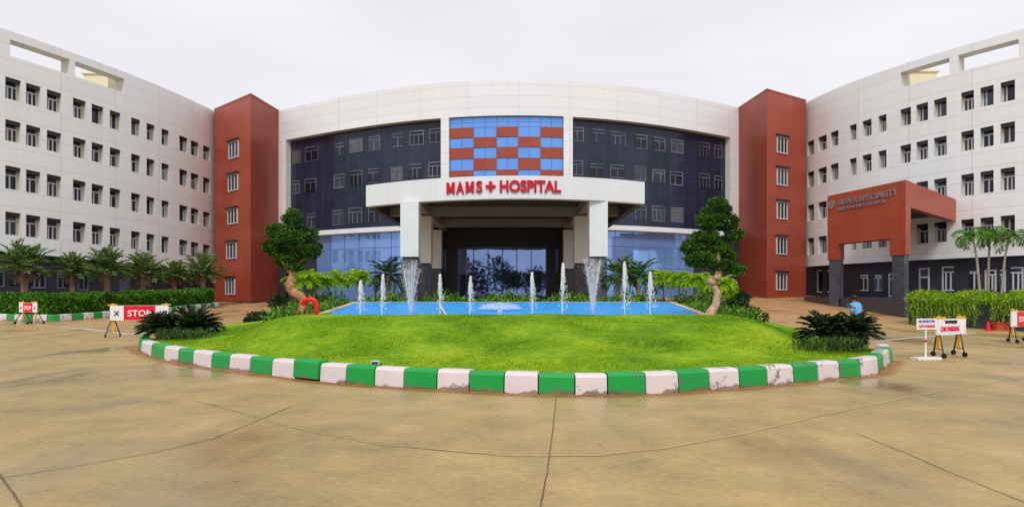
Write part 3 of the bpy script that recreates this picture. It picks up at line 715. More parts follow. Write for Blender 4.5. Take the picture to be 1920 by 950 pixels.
for (x, y, wd) in [(-5.55, 33.5, .98), (4.66, 33.3, .98), (-5.72, 40, .95), (4.52, 40, .95), (-6.05, 48.6, .95), (4.55, 48.6, .95)]:
    m = MB(); zt_ = 3.62 if y > 34 else 3.64; h = wd / 2
    m.box((x - h, y - h, zt_), (x + h, y + h, ZB + .05 if y > 34 else ZB + .02)); co = m.build('column', M['white_p'], por)
    m = MB(); h2 = h - .03; m.box((x - h2, y - h2, 0), (x + h2, y + h2, zt_ - .12)); m.build('stone_shaft', M['stone'], co)
    m = MB(); h3 = h - .1; m.box((x - h3, y - h3, zt_ - .12), (x + h3, y + h3, zt_)); m.build('shadow_gap', M['dark_wall'], co)
def letters(body, xc, zc, size, width, name='lettering'):
    V, Fc = text_mb(body, size, width, .05, .03)
    m = MB(); m.add([(v.x + xc, py_(v.x + xc) + v.y - .055, v.z + zc) for v in V], Fc); m.build(name, M['red'], por)
zc = EYE + (HZ - 350) / F * 32.1
xw = lambda px, d=32.1: (px - 960) / F * d
def letter_m(px0, px1, zc):
    x0, x1 = xw(px0), xw(px1); h = .3; b = .125; m = MB(); y0 = lambda x: py_(x) - .105; xm = (x0 + x1) / 2
    def bar(p, q, dy):
        (ax, az), (bx, bz) = p, q
        F_ = [(ax, az), (ax + b, az), (bx + b, bz), (bx, bz)]; m.add([(x, y0(x) + dy, z + zc) for x, z in F_] + [(x, y0(x) + .1, z + zc) for x, z in F_], [(0, 1, 2, 3), (7, 6, 5, 4), (0, 4, 5, 1), (1, 5, 6, 2), (2, 6, 7, 3), (3, 7, 4, 0)])
    bar((x0, -h), (x0, h), 0); bar((x1 - b, -h), (x1 - b, h), .0); bar((xm - b / 2, -h * .75), (x0 + .01, h - .01), .006); bar((xm - b / 2, -h * .75), (x1 - b - .01, h - .01), .004)
    m.build('lettering', M['red'], por)
letter_m(835.5, 851.5, zc - .02); letters('A', xw(862), zc - .02, .84, .44); letter_m(872.5, 888.5, zc - .01); letters('S', xw(898.5), zc - .01, .82, .33); letters('HOSPITAL', (xw(937) + xw(1052)) / 2, zc, .82, xw(1052) - xw(937))
m = MB(); xc = xw(920); y = py_(xc); m.box((xc - .26, y - .1, zc - .08), (xc + .26, y - .01, zc + .08)); m.box((xc - .085, y - .103, zc - .26), (xc + .085, y - .012, zc + .26)); m.build('red_cross', M['red'], por)

# ------------------------------------------------------------------ rust porch on the side wing
A = Vector((xw(1551.5, 43.2), 43.2, 0)); B = Vector((xw(1698, 37), 37, 0)); E = Vector((xw(1799, 45.4), 45.4, 0)); D_ = A + (E - B)
PT = EYE + 213 / F * 37                        # top of the porch
PZ = EYE + 73 / F * 37                         # foot of the legs
PO = EYE + 106 / F * 37                        # head of the opening
PLN = 1.36
porch = thing('porch', 'rust red porch box with silver sign standing on dark columns', 'porch', (B.x, B.y, 0))
u = (B - A); wl = u.length; u.normalize(); n_in = (E - B).normalized()
m = MB(); th = 1.0
def ppr(m, s0, s1, d0, d1, z0, z1):
    p = [A + u * s0 + n_in * d0, A + u * s1 + n_in * d0, A + u * s1 + n_in * d1, A + u * s0 + n_in * d1]; m.prism([(q.x, q.y) for q in p], z0, z1)
legL = 1.05; legR = wl - 1.15
ppr(m, 0, wl, 0, th, PO, PT); ppr(m, 0, legL, 0, th, PZ, PO - .001); ppr(m, legR, wl, 0, th, PZ, PO - .001)
m.build('front_wall', M['rust_porch'], porch)
m = MB(); side = (E - B).length; zf = EYE + (HZ - 386) / F * 37
ppr(m, wl - .5, wl - .004, th, side, zf, PT - .004); ppr(m, .004, .5, th, side, zf, PT - .004); m.build('side_fascia', M['rust_porch'], porch)
m = MB(); ppr(m, .5, wl - .5, th, side, PT - 1.1, PT - .05); m.build('roof', M['soffit'], porch)
for s0 in (.12, wl - 1.0):
    m = MB(); ppr(m, s0, s0 + .88, .06, .94, .3, PZ); m.build('column', M['stone'], porch)
def sign(body, s, z, size, width):
    V, Fc = text_mb(body, size, width, .03, .012); n = Vector((-u.y, u.x, 0)); n = n if n.dot(n_in) > 0 else -n
    m = MB(); m.add([A + u * (s + v.x) + n * (v.y - .035) + Vector((0, 0, z + v.z)) for v in V], Fc); return m
sign('SUPER SPECIALITY', .1 + wl * .53, PT - .62, .5, wl * .76).build('lettering', M['silver'], porch)
sign('MULTI SPECIALITY HOSPITAL', .1 + wl * .46, PT - 1.06, .26, wl * .62).build('lettering', M['silver'], porch)
m = MB(); n = Vector((-u.y, u.x, 0)); n = n if n.dot(n_in) > 0 else -n; q = A + u * .42 + Vector((0, 0, PT - .66))
m.tube([q - n * .06, q], .3, 16); m.build('round_emblem', M['silver'], porch)
# plinth of the porch
pts = [(xw(1508, 50), 50), (xw(1695, 33), 33), (36, 36), (36, 52), (27, 56)]
m = MB(); m.prism(pts, -.5, PLN); tag(m.build('plinth', M['dark'], None, loc=None), 'dark stone platform carrying the rust porch, sloping road in front', 'platform')

# ------------------------------------------------------------------ island: kerb, lawn, pool
kp = [(258, 650), (260, 660), (283, 667), (307, 675), (361, 685), (429, 694), (510, 704.5), (601, 716), (648, 720), (756, 727), (880, 734), (1009, 740.6), (1140, 740.6), (1209, 739), (1273, 737), (1330, 730.5), (1386, 728), (1440, 723), (1488, 719), (1535, 713.6), (1575, 710), (1614, 706), (1647, 702), (1658, 690)]
front = [gp(*q) for q in kp]
back = [(9.6, 15.2), (10.8, 18.5), (12.1, 23), (13.3, 28), (13.9, 31.5), (12.5, 33.3), (8.5, 32.2), (4, 30.9), (-.5, 30.5), (-5, 30.9), (-9, 32.2), (-12.2, 33.5), (-13.5, 31.5), (-13.5, 27.5), (-12.9, 23), (-12.1, 20)]
loop = [(p.x, p.y) for p in front] + back
def chaikin(P, n=2):
    for _ in range(n):
        Q = []
        for i in range(len(P)):
            a, b = P[i], P[(i + 1) % len(P)]; Q += [(a[0] * .75 + b[0] * .25, a[1] * .75 + b[1] * .25), (a[0] * .25 + b[0] * .75, a[1] * .25 + b[1] * .75)]
        P = Q
    return P
LP = np.array(chaikin(loop)); nL = len(LP)
segL = np.hypot(*(np.roll(LP, -1, 0) - LP).T); cum = np.concatenate([[0], np.cumsum(segL)]); PER = cum[-1]
LPc = np.vstack([LP, LP[:1]])
def loop_at(s, off=0):
    s = s % PER; x = np.interp(s, cum, LPc[:, 0]); y = np.interp(s, cum, LPc[:, 1])
    s2 = (s + .05) % PER; x2 = np.interp(s2, cum, LPc[:, 0]); y2 = np.interp(s2, cum, LPc[:, 1]); l = math.hypot(x2 - x, y2 - y) or 1
    tx, ty = (x2 - x) / l, (y2 - y) / l       # counter-clockwise (front goes left to right): inward is (-ty, tx)
    return Vector((x - ty * off, y + tx * off, 0))
dense_s = np.linspace(0, PER, 4000); dense = np.array([loop_at(s)[:2] for s in dense_s]); dpx = 960 + F * dense[:, 0] / dense[:, 1]
_near = dense[:, 1] < 21
S_R = dense_s[np.argmax(np.where(_near, dpx, -1e9))]
def s_of_px(px):
    m_ = _near & (dense_s <= S_R + .01)
    i = np.argmin(np.where(m_, abs(dpx - px), 1e9)); return float(dense_s[i])
kerb = bpy.data.objects.new('kerb', None); COL.objects.link(kerb); kerb.location = (0, 10, 0); tag(kerb, 'green and white painted kerb round the lawn', kind='structure')
KH, KW = .345, .3
def kerb_stone(path, green, parent, h=KH, wd=KW, tilt=0., lift=0.):
    m = MB(); prof = [(0, 0), (.02, h - .05), (.06, h), (wd - .04, h), (wd, h - .05), (wd, 0)]; n = len(path); k = 0
    for i, (fn) in enumerate(path):
        for (o, z) in prof:
            p = fn(o); m.v.append((p.x, p.y, ground(p.x, p.y) + z + lift + (tilt * i / n if z > 0 else 0)))
    q = len(prof)
    for i in range(n - 1):
        for j in range(q - 1): m.f.append((i * q + j, (i + 1) * q + j, (i + 1) * q + j + 1, i * q + j + 1))
    m.f.append(tuple(range(q))); m.f.append(tuple((n - 1) * q + j for j in range(q))[::-1])
    o = m.build('kerb_stone', M['kgreen' if green else 'kwhite'], parent)
    a = o.data.attributes.new('foot', 'FLOAT', 'POINT'); a.data.foreach_set('value', [0.0 if z <= 0 else 1.0 for _ in range(n) for (_, z) in prof]) ; return o
edges_px = [258, 264, 283, 307, 333, 361, 395, 429, 468, 509, 553, 600, 648, 701, 757, 819, 880, 945, 1010, 1078, 1139, 1211, 1273, 1330, 1387, 1440, 1488, 1534, 1575, 1614, 1647]
ks = [s_of_px(x) for x in edges_px]
ends = ks[-1]
rest = list(np.linspace(ends, ks[0] + PER, 64))[1:]
allk = [(a, b) for a, b in zip(ks[:-1], ks[1:])] + [(a, b) for a, b in zip([ends] + rest[:-1], rest)]
for i, (a, b) in enumerate(allk):
    if b - a < .02: continue
    mid_ = loop_at((a + b) / 2)
    if mid_.y > (19.4 if mid_.x < 0 else 16.2): continue
    a2, b2 = a + .012, b - .012
    green = (i % 2 == 0)
    raised = i == 10
    kerb_stone([(lambda o, s=s: loop_at(s, o - (.05 if raised else 0))) for s in np.linspace(a2, b2, 4)], green, kerb, lift=.05 if raised else random.uniform(-.01, .01), tilt=random.uniform(-.012, .012))

def sdf(P):                                    # distance to the kerb line for points (n,2), positive inside
    a = LP[None]; b = np.roll(LP, -1, 0)[None]; p = P[:, None]
    ab = b - a; t_ = np.clip(((p - a) * ab).sum(2) / np.maximum((ab ** 2).sum(2), 1e-9), 0, 1); dist = np.sqrt((((a + ab * t_[..., None]) - p) ** 2).sum(2)).min(1)
    x, y = P[:, 0], P[:, 1]; ins = np.zeros(len(P), bool); X = LP[:, 0]; Y = LP[:, 1]; X2 = np.roll(X, -1); Y2 = np.roll(Y, -1)
    for i in range(nL):
        c = ((Y[i] > y) != (Y2[i] > y)) & (x < (X2[i] - X[i]) * (y - Y[i]) / (Y2[i] - Y[i] + 1e-12) + X[i]); ins ^= c
    return np.where(ins, dist, -dist)
POOL = [(-5.55, 17.2), (5.5, 17.2), (6.55, 25.6), (-6.45, 25.6)]
def lawn_h(P):
    d = sdf(P) - KW; t_ = np.clip(d / 7.0, 0, 1); h = .28 + .80 * (t_ * (1.6 - .6 * t_) if False else t_ * t_ * (3 - 2 * t_) * .55 + t_ * .45)
    dx = np.maximum(0, abs(P[:, 0]) - 5.7); dy = np.maximum(0, np.maximum(17.0 - P[:, 1], P[:, 1] - 26)); dp = np.hypot(dx * 1.7, dy)
    hp = .28 + .77 * np.exp(-(dp / 3.4) ** 2); hp = .28 + (hp - .28) * np.clip(d / 2.2, 0, 1)
    h = np.maximum(h, hp)
    k = np.clip((P[:, 1] - np.where(P[:, 0] < 0, 18.5, 15.0)) / 1.5, 0, 1); h = h * (1 - k) + k * (h * np.clip(d / 1.2, 0, 1) ** .6 + np.where(d < 0, -.05, 0))
    return h, d
N = 150
gx = np.linspace(-14, 14.4, N); gy = np.linspace(9.5, 34, N); GX, GY = np.meshgrid(gx, gy); PP = np.stack([GX.ravel(), GY.ravel()], 1)
Hh, Dd = lawn_h(PP)
bmp = .012 * np.sin(PP[:, 0] * 2.1 + np.sin(PP[:, 1] * 1.3)) + .012 * np.sin(PP[:, 1] * 2.7 + 1.3 * np.sin(PP[:, 0] * .9))
inpool = (PP[:, 1] > 17.45) & (PP[:, 1] < 25.3) & (abs(PP[:, 0]) < 5.3 + (PP[:, 1] - 17.2) * .115)
m = MB(); idx = -np.ones(len(PP), int)
for i in np.where(Dd > -.12)[0]: idx[i] = len(m.v); m.v.append((PP[i, 0], PP[i, 1], Hh[i] + bmp[i] - (.5 if inpool[i] else 0)))
for j in range(N - 1):
    for i in range(N - 1):
        q = [idx[j * N + i], idx[j * N + i + 1], idx[(j + 1) * N + i + 1], idx[(j + 1) * N + i]]
        if min(q) >= 0: m.f.append(tuple(q))
tag(m.build('lawn', M['lawn'], None, True), 'mounded green lawn inside the painted kerb', kind='structure')
# grass blades
n = 90000
Q = np.stack([RNG.uniform(-12, 11, n * 2), RNG.uniform(9.8, 20.5, n * 2)], 1)
H2, D2 = lawn_h(Q); ok = (D2 > .02) & ~((Q[:, 1] > 17.0) & (abs(Q[:, 0]) < 5.9)); Q = Q[ok]; H2 = H2[ok]
clump = np.sin(Q[:, 0] * 1.9 + 2 * np.sin(Q[:, 1] * .8)) * np.sin(Q[:, 1] * 2.3 + np.cos(Q[:, 0] * 1.1))
m = MB(); P3 = np.column_stack([Q, H2 - .01]); Dg = np.column_stack([RNG.normal(0, .55, len(Q)), RNG.normal(0, .55, len(Q)), np.ones(len(Q))])
m.leaves(P3, Dg, RNG.uniform(.025, .05, len(Q)) * (1 + .35 * clump), .014); tag(m.build('grass', M['grassm']), 'short bright green grass blades on the lawn', 'grass', kind='stuff')

t = NT('silt'); at_ = t.n('ShaderNodeAttribute', attribute_name='edge'); nn = t.noise(2.2, 6, .7); t.base(t.ramp(nn, [(.35, srgb(150, 92, 48)), (.65, srgb(196, 138, 78))])); t.set(Roughness=.7)
tr = t.n('ShaderNodeBsdfTransparent'); ms = t.n('ShaderNodeMixShader'); f = t.math('MULTIPLY', t.math('SUBTRACT', t.math('ADD', at_.outputs['Fac'], t.math('MULTIPLY', nn, .9)), .85), 2.2, True)
t.l(t.math('MULTIPLY', f, .8), ms.inputs[0]); t.l(tr.outputs[0], ms.inputs[1]); t.l(t.p.outputs[0], ms.inputs[2]); t.l(ms.outputs[0], t.out.inputs[0])
m = MB(); at2 = []; ss = np.linspace(0, S_R, 120)
for sa_ in ss:
    for off, e_ in ((.01, 1.), (-.12, .75), (-.5, 0.)):
        p = loop_at(sa_, off); m.v.append((p.x, p.y, ground(p.x, p.y) + .009)); at2.append(e_)
for i in range(len(ss) - 1):
    for j in range(2): m.f.append((i * 3 + j, i * 3 + j + 1, (i + 1) * 3 + j + 1, (i + 1) * 3 + j))
so_ = tag(m.build('silt', t.m), 'orange silt washed along the kerb foot', kind='structure'); a = so_.data.attributes.new('edge', 'FLOAT', 'POINT'); a.data.foreach_set('value', at2)
# pool: blue tiled basin sloping up to its back edge, coping, water along the front
pool = thing('fountain_pool', 'bright blue tiled fountain pool behind the lawn crest', 'pool', (0, 20, .9))
zf_, zb_ = .98, 1.285
m = MB(); pp = [Vector((*POOL[0], zf_)), Vector((*POOL[1], zf_)), Vector((*POOL[2], zb_)), Vector((*POOL[3], zb_))]
rows = []
for t_ in np.linspace(0, 1, 16): rows.append([pp[0].lerp(pp[3], t_).lerp(pp[1].lerp(pp[2], t_), k) for k in np.linspace(0, 1, 20)])
for r0, r1 in zip(rows[:-1], rows[1:]):
    for k in range(19): m.quad(r0[k], r0[k + 1], r1[k + 1], r1[k])
for a, b in ((pp[0], pp[1]), (pp[1], pp[2]), (pp[3], pp[0])): m.quad(a, b, b - Vector((0, 0, .6)), a - Vector((0, 0, .6)))
m.build('basin', M['pool'], pool)
def coping(a, b, wd=.3, h=.05):
    m = MB(); a, b = Vector(a), Vector(b); u_ = (b - a).normalized(); n_ = Vector((u_.y, -u_.x, 0))
    p = [a, b, b + n_ * wd, a + n_ * wd]; m.add([q + Vector((0, 0, -.25)) for q in p] + [q + Vector((0, 0, h)) for q in p], [(0, 3, 2, 1), (4, 5, 6, 7), (0, 1, 5, 4), (1, 2, 6, 5), (2, 3, 7, 6), (3, 0, 4, 7)]); m.build('coping', M['coping'], pool)
coping(pp[3], pp[0], .2, .02); coping(pp[1], pp[2], .2, .03); coping(pp[2], pp[3], .3, .012)
m = MB(); wz = zf_ + .035; m.quad((-5.5, 17.25, wz), (5.45, 17.25, wz), (5.5, 18.15, wz), (-5.55, 18.15, wz)); tag(m.build('water', M['water']), 'shallow blue water along the pool front', kind='structure')

# ------------------------------------------------------------------ fountain jets
def jet(px, ytop, label, d=17.75, wide=1.0, lean=0.):
    base = Vector(((px - 960) / F * d, d, wz)); H = EYE + (HZ - ytop) / F * d - wz
    o = thing('fountain_jet', label, 'fountain jet', base, 'white fountain jets')
    m = MB(); rs = []; ps = []
    for i in range(15):
        t_ = i / 14; r = .02 + .0 * t_
        if t_ > .4: r = .02 + .042 * wide * math.sin(math.pi * min(1, (t_ - .4) / .62)) ** .7
        ps.append(base + Vector((random.uniform(-.007, .007) + lean * t_ * t_, random.uniform(-.007, .007), H * t_))); rs.append(max(.012, r * random.uniform(.85, 1.15)))
    m.tube(ps, rs, 8); m.build('water_column', M['spray'], o, True)
    m = MB(); k = int(330 * wide)
    for _ in range(k):                       # droplets falling back round the column
        t_ = random.random() ** .65; sp = (1 - t_) * .16 * wide + .03; a = random.uniform(0, 6.28); rr = sp * random.random() ** .5
        side_ = .05 * wide
        m.ball(base + Vector((math.cos(a) * rr + side_ * (1 - t_) + lean * t_, math.sin(a) * rr, H * (.1 + .88 * t_))), random.uniform(.006, .016), 5, 3, (1, 1, 2.2))
    tag(m.build('mist', M['mist'], o), kind='stuff')
for (x, y, lab, w_, ln) in [(675, 525, 'outermost white fountain jet at the pool corner near the red hose', .95, .02), (716, 513, 'narrow white fountain jet rising in front of the dark fan palm', .7, .03),
                     (825, 513, 'white fountain jet with a pale stick leaning beside its foot', .7, .0), (881, 517, 'slim white fountain jet between the leaning stick and the low water dome', .75, .02),
                     (998, 510, 'white fountain jet first past the low water dome towards the porch', .8, -.01), (1054, 492, 'tall white fountain jet just short of the fan spray by the porch side column', .9, .03),
                     (1171, 490, 'tallest white fountain jet just beyond the porch side fan spray', 1.0, .0), (1219, 509, 'outermost white fountain jet at the pool end nearest the pale twisted tree', 1.15, .0)]:
    jet(x, y, lab, wide=w_, lean=ln)
jet(937, 566, 'shortest white fountain jet rising within the low water dome', wide=.35)
def fan(px, ytop, label, half, d=18.4, nst=26):
    base = Vector(((px - 960) / F * d, d, wz)); H = EYE + (HZ - ytop) / F * d - wz
    o = thing('fan_spray', label, 'fountain jet', base, 'fan sprays of the fountain')
    m = MB(); m2 = MB()
    for k in range(nst):
        a = (k / (nst - 1) * 2 - 1) * half / F * d * random.uniform(.7, 1.05); b = random.uniform(-.35, .35) * half / F * d; hh = H * random.uniform(.78, 1)
        pts_ = [base + Vector((a * t_ ** 1.1, b * t_, hh * t_)) for t_ in np.linspace(0, 1, 7)]
        m.tube(pts_, [.007, .006, .006, .005, .005, .004, .003], 4)
        for _ in range(60):
            t_ = random.random() ** .7; q = base + Vector((a * t_ ** 1.1 + random.gauss(0, .02 + .04 * t_), b * t_ + random.gauss(0, .03), hh * t_)); m2.ball(q, random.uniform(.004, .009), 5, 3, (1, 1, 2.5))
    m.build('water_streams', M['spray'], o, True); tag(m2.build('mist', M['mist'], o), kind='stuff')
fan(770, 484, 'fan spray of thin water streams before the column beside the leaning stick', 19)
fan(1112, 480, 'fan spray of thin water streams before the porch side front column', 20)
m = MB(); c = Vector(((937 - 960) / F * 20.5, 20.5, 1.13)); Rw, Hd = .76, .24; k = 24
prof = [(Rw * math.cos(a), Hd * math.sin(a)) for a in np.linspace(0, math.pi / 2, 8)]
for (r0, z0), (r1, z1) in zip(prof[:-1], prof[1:]):
    for j in range(k):
        a, b = 2 * math.pi * j / k, 2 * math.pi * (j + 1) / k
        m.quad(c + Vector((r0 * math.cos(a), r0 * math.sin(a), z0)), c + Vector((r0 * math.cos(b), r0 * math.sin(b), z0)), c + Vector((r1 * math.cos(b), r1 * math.sin(b), z1)), c + Vector((r1 * math.cos(a), r1 * math.sin(a), z1)))
tag(m.build('water_dome', M['dome'], None, True, loc=c), 'low glassy water dome in the middle of the blue pool', 'fountain jet')

# ------------------------------------------------------------------ plants
def frond(m, base, az, elev, length, droop, nl, ll, lw, vee=.35, ldroop=.2, start=.15, fwd=.55):
    d = Vector((math.cos(az), math.sin(az), 0)); p = Vector(base); pts = [p.copy()]; a = elev; n = 12
    for i in range(n):
        p = p + (d * math.cos(a) + Vector((0, 0, math.sin(a)))) * (length / n); a -= droop / n * (.5 + i / n); pts.append(p.copy())
    m.tube(pts, [max(.004, .018 * length / 2 * (1 - i / (n + 1))) for i in range(n + 1)], 4, False)
    sd_ = Vector((-d.y, d.x, 0)); Pn = []; Dn = []; Ln = []
    for k in range(nl):
        t_ = start + (1 - start) * (k + .5) / nl; f_ = t_ * n; i = min(n - 1, int(f_)); q = pts[i].lerp(pts[i + 1], f_ - i); tg = (pts[i + 1] - pts[i]).normalized(); up = sd_.cross(tg); up = up if up.z > 0 else -up
        le = ll * (math.sin(math.pi * (.12 + .8 * t_)) ** .6)
        for s in (-1, 1):
            v = tg * (fwd + .5 * t_) + sd_ * s * .9 + up * vee + Vector((random.gauss(0, .07), random.gauss(0, .07), -ldroop + random.gauss(0, .07))); Pn.append(q); Dn.append(v); Ln.append(le * random.uniform(.85, 1.1))
    m.leaves(np.array(Pn), np.array(Dn), np.array(Ln), lw)
def palm_parts(root, trunk, r0, r1, nf, length, elevs, droop, nl, ll, lw, leaf, bark, dead=0, **kw):
    m = MB(); o = root.location; m.tube([o + Vector(p) for p in trunk], [r0 + (r1 - r0) * i / (len(trunk) - 1) for i in range(len(trunk))], 10); m.build('trunk', M[bark], root, True)
    m = MB(); tip = o + Vector(trunk[-1])
    for k in range(nf):
        q = k / nf; frond(m, tip + Vector((random.gauss(0, r1), random.gauss(0, r1), 0)), k * 2.4 + random.uniform(-.2, .2), elevs[0] + (elevs[1] - elevs[0]) * q + random.gauss(0, .06), length * random.uniform(.82, 1.1), droop * random.uniform(.8, 1.2), nl, ll, lw, **kw)
    m.build('crown', M[leaf], root)
    if dead:
        m = MB()
        for k in range(dead): frond(m, tip - Vector((0, 0, .15)), k * 2.4, -.5 + random.gauss(0, .15), length * .65, .9, nl, ll * .7, lw)
        m.build('dry_skirt', M['leaf_dead'], root)
# palms along the wing
for (x, yt, yb, d, lab, sc) in [(45, 447, 548, 37.5, 'palm with the broadest crown, behind the nearer barrier on the hedge side', 1.1), (135, 463, 550, 40, 'palm with short stiff crown and pinkish stem, second along the hedge', .85), (200, 458, 551, 42.5, 'palm with tall spreading fountain of pale fronds, third along the hedge', 1.15),
                     (268, 470, 551, 45.5, 'palm with a skirt of dry brown fronds, behind the angled barrier', 1.15), (327, 481, 551, 49, 'smallest dark palm along the hedge, fifth from the near end', .9), (380, 470, 551, 51, 'palm in front of the rust stair tower at the end of the hedge', 1.25)]:
    q = pix(x, yb, d); g = ground(q.x, q.y); tipz = EYE + (HZ - (yt + (yb - yt) * .52)) / F * d - g
    o = thing('palm_tree', lab, 'palm', (q.x, q.y, g), 'palms along the white wing')
    palm_parts(o, [(0, 0, -.1), (.02, .02, tipz * .5), (0, .03, tipz)], .19 * sc, .16 * sc, 44, 1.42 * sc, (1.54, -.3), .62, 24, .48 * sc, .06, 'leaf_palm', 'bark', dead=7 if x in (268, 327, 45) else 3, vee=.3, ldroop=.1)
# three slender palms by the porch
for (x, yb, yt, d, lab, bend) in [(1839, 548, 432, 27.2, 'slender stemmed palm with drooping crown, nearest the rust porch', -.35), (1852, 548, 428, 27.6, 'middle slender grey palm of the cluster above the creeper hedge', .1), (1876, 548, 436, 27.0, 'slender palm leaning out at the far side of the hedge cluster', .35)]:
    q = pix(x, yb, d); tz = EYE + (HZ - (yt + 12)) / F * d
    o = thing('slender_palm', lab, 'palm', (q.x, q.y, .2), 'slender palms above the creeper hedge')
    palm_parts(o, [(0, 0, 0), (bend * .15, 0, (tz - .2) * .4), (bend * .5, 0, (tz - .2) * .75), (bend, 0, tz - .2)], .065, .04, 13, 1.15, (1.25, .2), 3.0, 18, .4, .045, 'leaf_palm' if x == 1876 else 'leaf_hedge', 'bark_grey', vee=.05, ldroop=.55)
# bright feathery palms each side of the pool
for i, (x, yt, yb, d, lab) in enumerate([(566, 505, 585, 25.5, 'bright yellow green feathery palm just behind the leaning topiary trunk'), (606, 508, 580, 26.5, 'bright yellow green feathery palm second from the leaning topiary'), (640, 506, 575, 27.5, 'bright yellow green feathery palm behind the pool corner, third from the topiary'), (672, 505, 570, 28.5, 'bright yellow green feathery palm beside the dark fan palm'),
                     (1243, 507, 570, 27.5, 'lime feathery palm beside the outermost jet and the mirror glass'), (1272, 508, 575, 26.5, 'lime feathery palm with drooping crown, second from the outermost jet'), (1304, 508, 580, 25.5, 'lime feathery palm with drooping crown, just short of the twisted pale trunk'), (1350, 512, 588, 24.5, 'lime feathery palm peeping out behind the twisted pale trunk')]):
    q = pix(x, yb, d); zb2 = .6; tz = EYE + (HZ - (yt + 20 + random.uniform(-5, 5))) / F * d - zb2
    o = thing('feathery_palm', lab, 'palm', (q.x, q.y, zb2), 'bright feathery palms round the pool')
    palm_parts(o, [(0, 0, 0), (.03, 0, tz * .5), (0, 0, tz)], .05, .035, 24, random.uniform(.72, .9), (1.45, .1), 2.5 if x > 900 else 1.9, 18, .34, .045, 'leaf_areca', 'bark_grey', vee=.05, ldroop=.45)
for (x, yt, d, lab) in [(728, 488, 29.5, 'dark fan palm before the mirror glass beside the fan spray column'), (1158, 487, 29.5, 'dark bushy palm close to the porch side front column'), (1197, 492, 28.5, 'dark bushy palm behind the tallest jet')]:
    q = pix(x, 570, d); o = thing('dark_palm', lab, 'palm', (q.x, q.y, .6), 'dark palms behind the pool'); tz = EYE + (HZ - (yt + 28)) / F * d - .6
    palm_parts(o, [(0, 0, 0), (0, 0, tz)], .12, .1, 26, 1.15, (1.35, -.7), 1.1, 16, .42, .06, 'leaf_dark' if x == 728 else 'leaf_top', 'bark', vee=.2)

def cloud(m, c, r, n, size, shell=.55, flat=None, up=.3):
    v = RNG.normal(size=(n, 3)); v /= np.linalg.norm(v, axis=1, keepdims=True); rad = shell + (1 - shell) * RNG.random(n) ** .5
    lump = 1 + .13 * np.sin(v[:, 0] * 7 + c[0] * 3) * np.sin(v[:, 1] * 6 + 1) + .12 * np.sin(v[:, 2] * 8 + c[2] * 5)
    P = np.array(c) + v * np.array(r) * (rad * lump)[:, None]
    D = v * .7 + RNG.normal(size=(n, 3)) * .6 + np.array([0, 0, up]); m.leaves(P, D, size * RNG.uniform(.7, 1.35, n), size * .55 * RNG.uniform(.8, 1.2, n))
# topiary trees: twisted trunk, separate leaf pads
def topiary(pads, trunk, roots, label, bark, d, lean_limbs):
    o = thing('topiary_tree', label, 'tree', pix(trunk[0][0], trunk[0][1], d) - Vector((0, 0, .1)), 'cloud pruned trees by the pool')
    m = MB(); px2 = lambda x, y, dy=0: pix(x, y, d + dy)
    tp = [px2(x, y) for x, y, r in trunk]; tr_ = [r for *_, r in trunk]; T2, R2 = [], []
    for i in range(len(tp) - 1):
        for q in (0, .5): T2.append(tp[i].lerp(tp[i + 1], q) + Vector((random.gauss(0, .012), random.gauss(0, .012), 0))); R2.append((tr_[i] * (1 - q) + tr_[i + 1] * q) * random.uniform(.93, 1.06))
    m.tube(T2 + [tp[-1]], R2 + [tr_[-1]], 10)
    for rt in roots: m.tube([px2(x, y, dy) for x, y, dy, r in rt], [r for *_, r in rt], 8)
    for lb in lean_limbs: m.tube([px2(x, y, dy) for x, y, dy, r in lb], [r for *_, r in lb], 7)
    m.build('trunk', M[bark], o, True)
    m = MB()
    for (x, y, rx, ry, dy) in pads:
        c = px2(x, y, dy); k = d / F * .93; cloud(m, c, (rx * k, (rx + ry) / 2 * k * .9, ry * k * .9), int(rx * ry * 5.2) + 360, .062, .45)
    m.build('crown', M['leaf_top'], o)
topiary([(549, 412, 19, 22, 0), (520, 434, 22, 18, -.2), (572, 440, 26, 20, .2), (543, 446, 28, 18, -.35), (512, 464, 20, 17, 0), (583, 472, 19, 15, -.1), (548, 480, 34, 18, .1), (554, 500, 18, 10, 0), (530, 492, 14, 8, .2), (596, 462, 8, 8, .1)],
        [(566, 574, .10), (572, 566, .12), (563, 555, .14), (548, 547, .15), (543, 534, .13), (547, 520, .1), (549, 500, .08), (549, 450, .05)],
        [[(570, 570, 0, .1), (562, 583, -.1, .09), (549, 598, -.15, .11)], [(566, 572, 0, .08), (574, 584, .1, .06), (580, 598, .1, .05)], [(572, 566, 0, .09), (583, 567, 0, .08), (588, 571, 0, .05)], [(565, 575, 0, .06), (566, 588, .2, .05), (560, 598, .2, .06)]],
        'cloud pruned tree on a leaning orange brown trunk beside the red hose', 'bark_dark', 18.6,
        [[(548, 515, 0, .06), (530, 490, 0, .04), (514, 468, 0, .02)], [(549, 505, 0, .06), (570, 485, 0, .04), (583, 474, 0, .02)]])
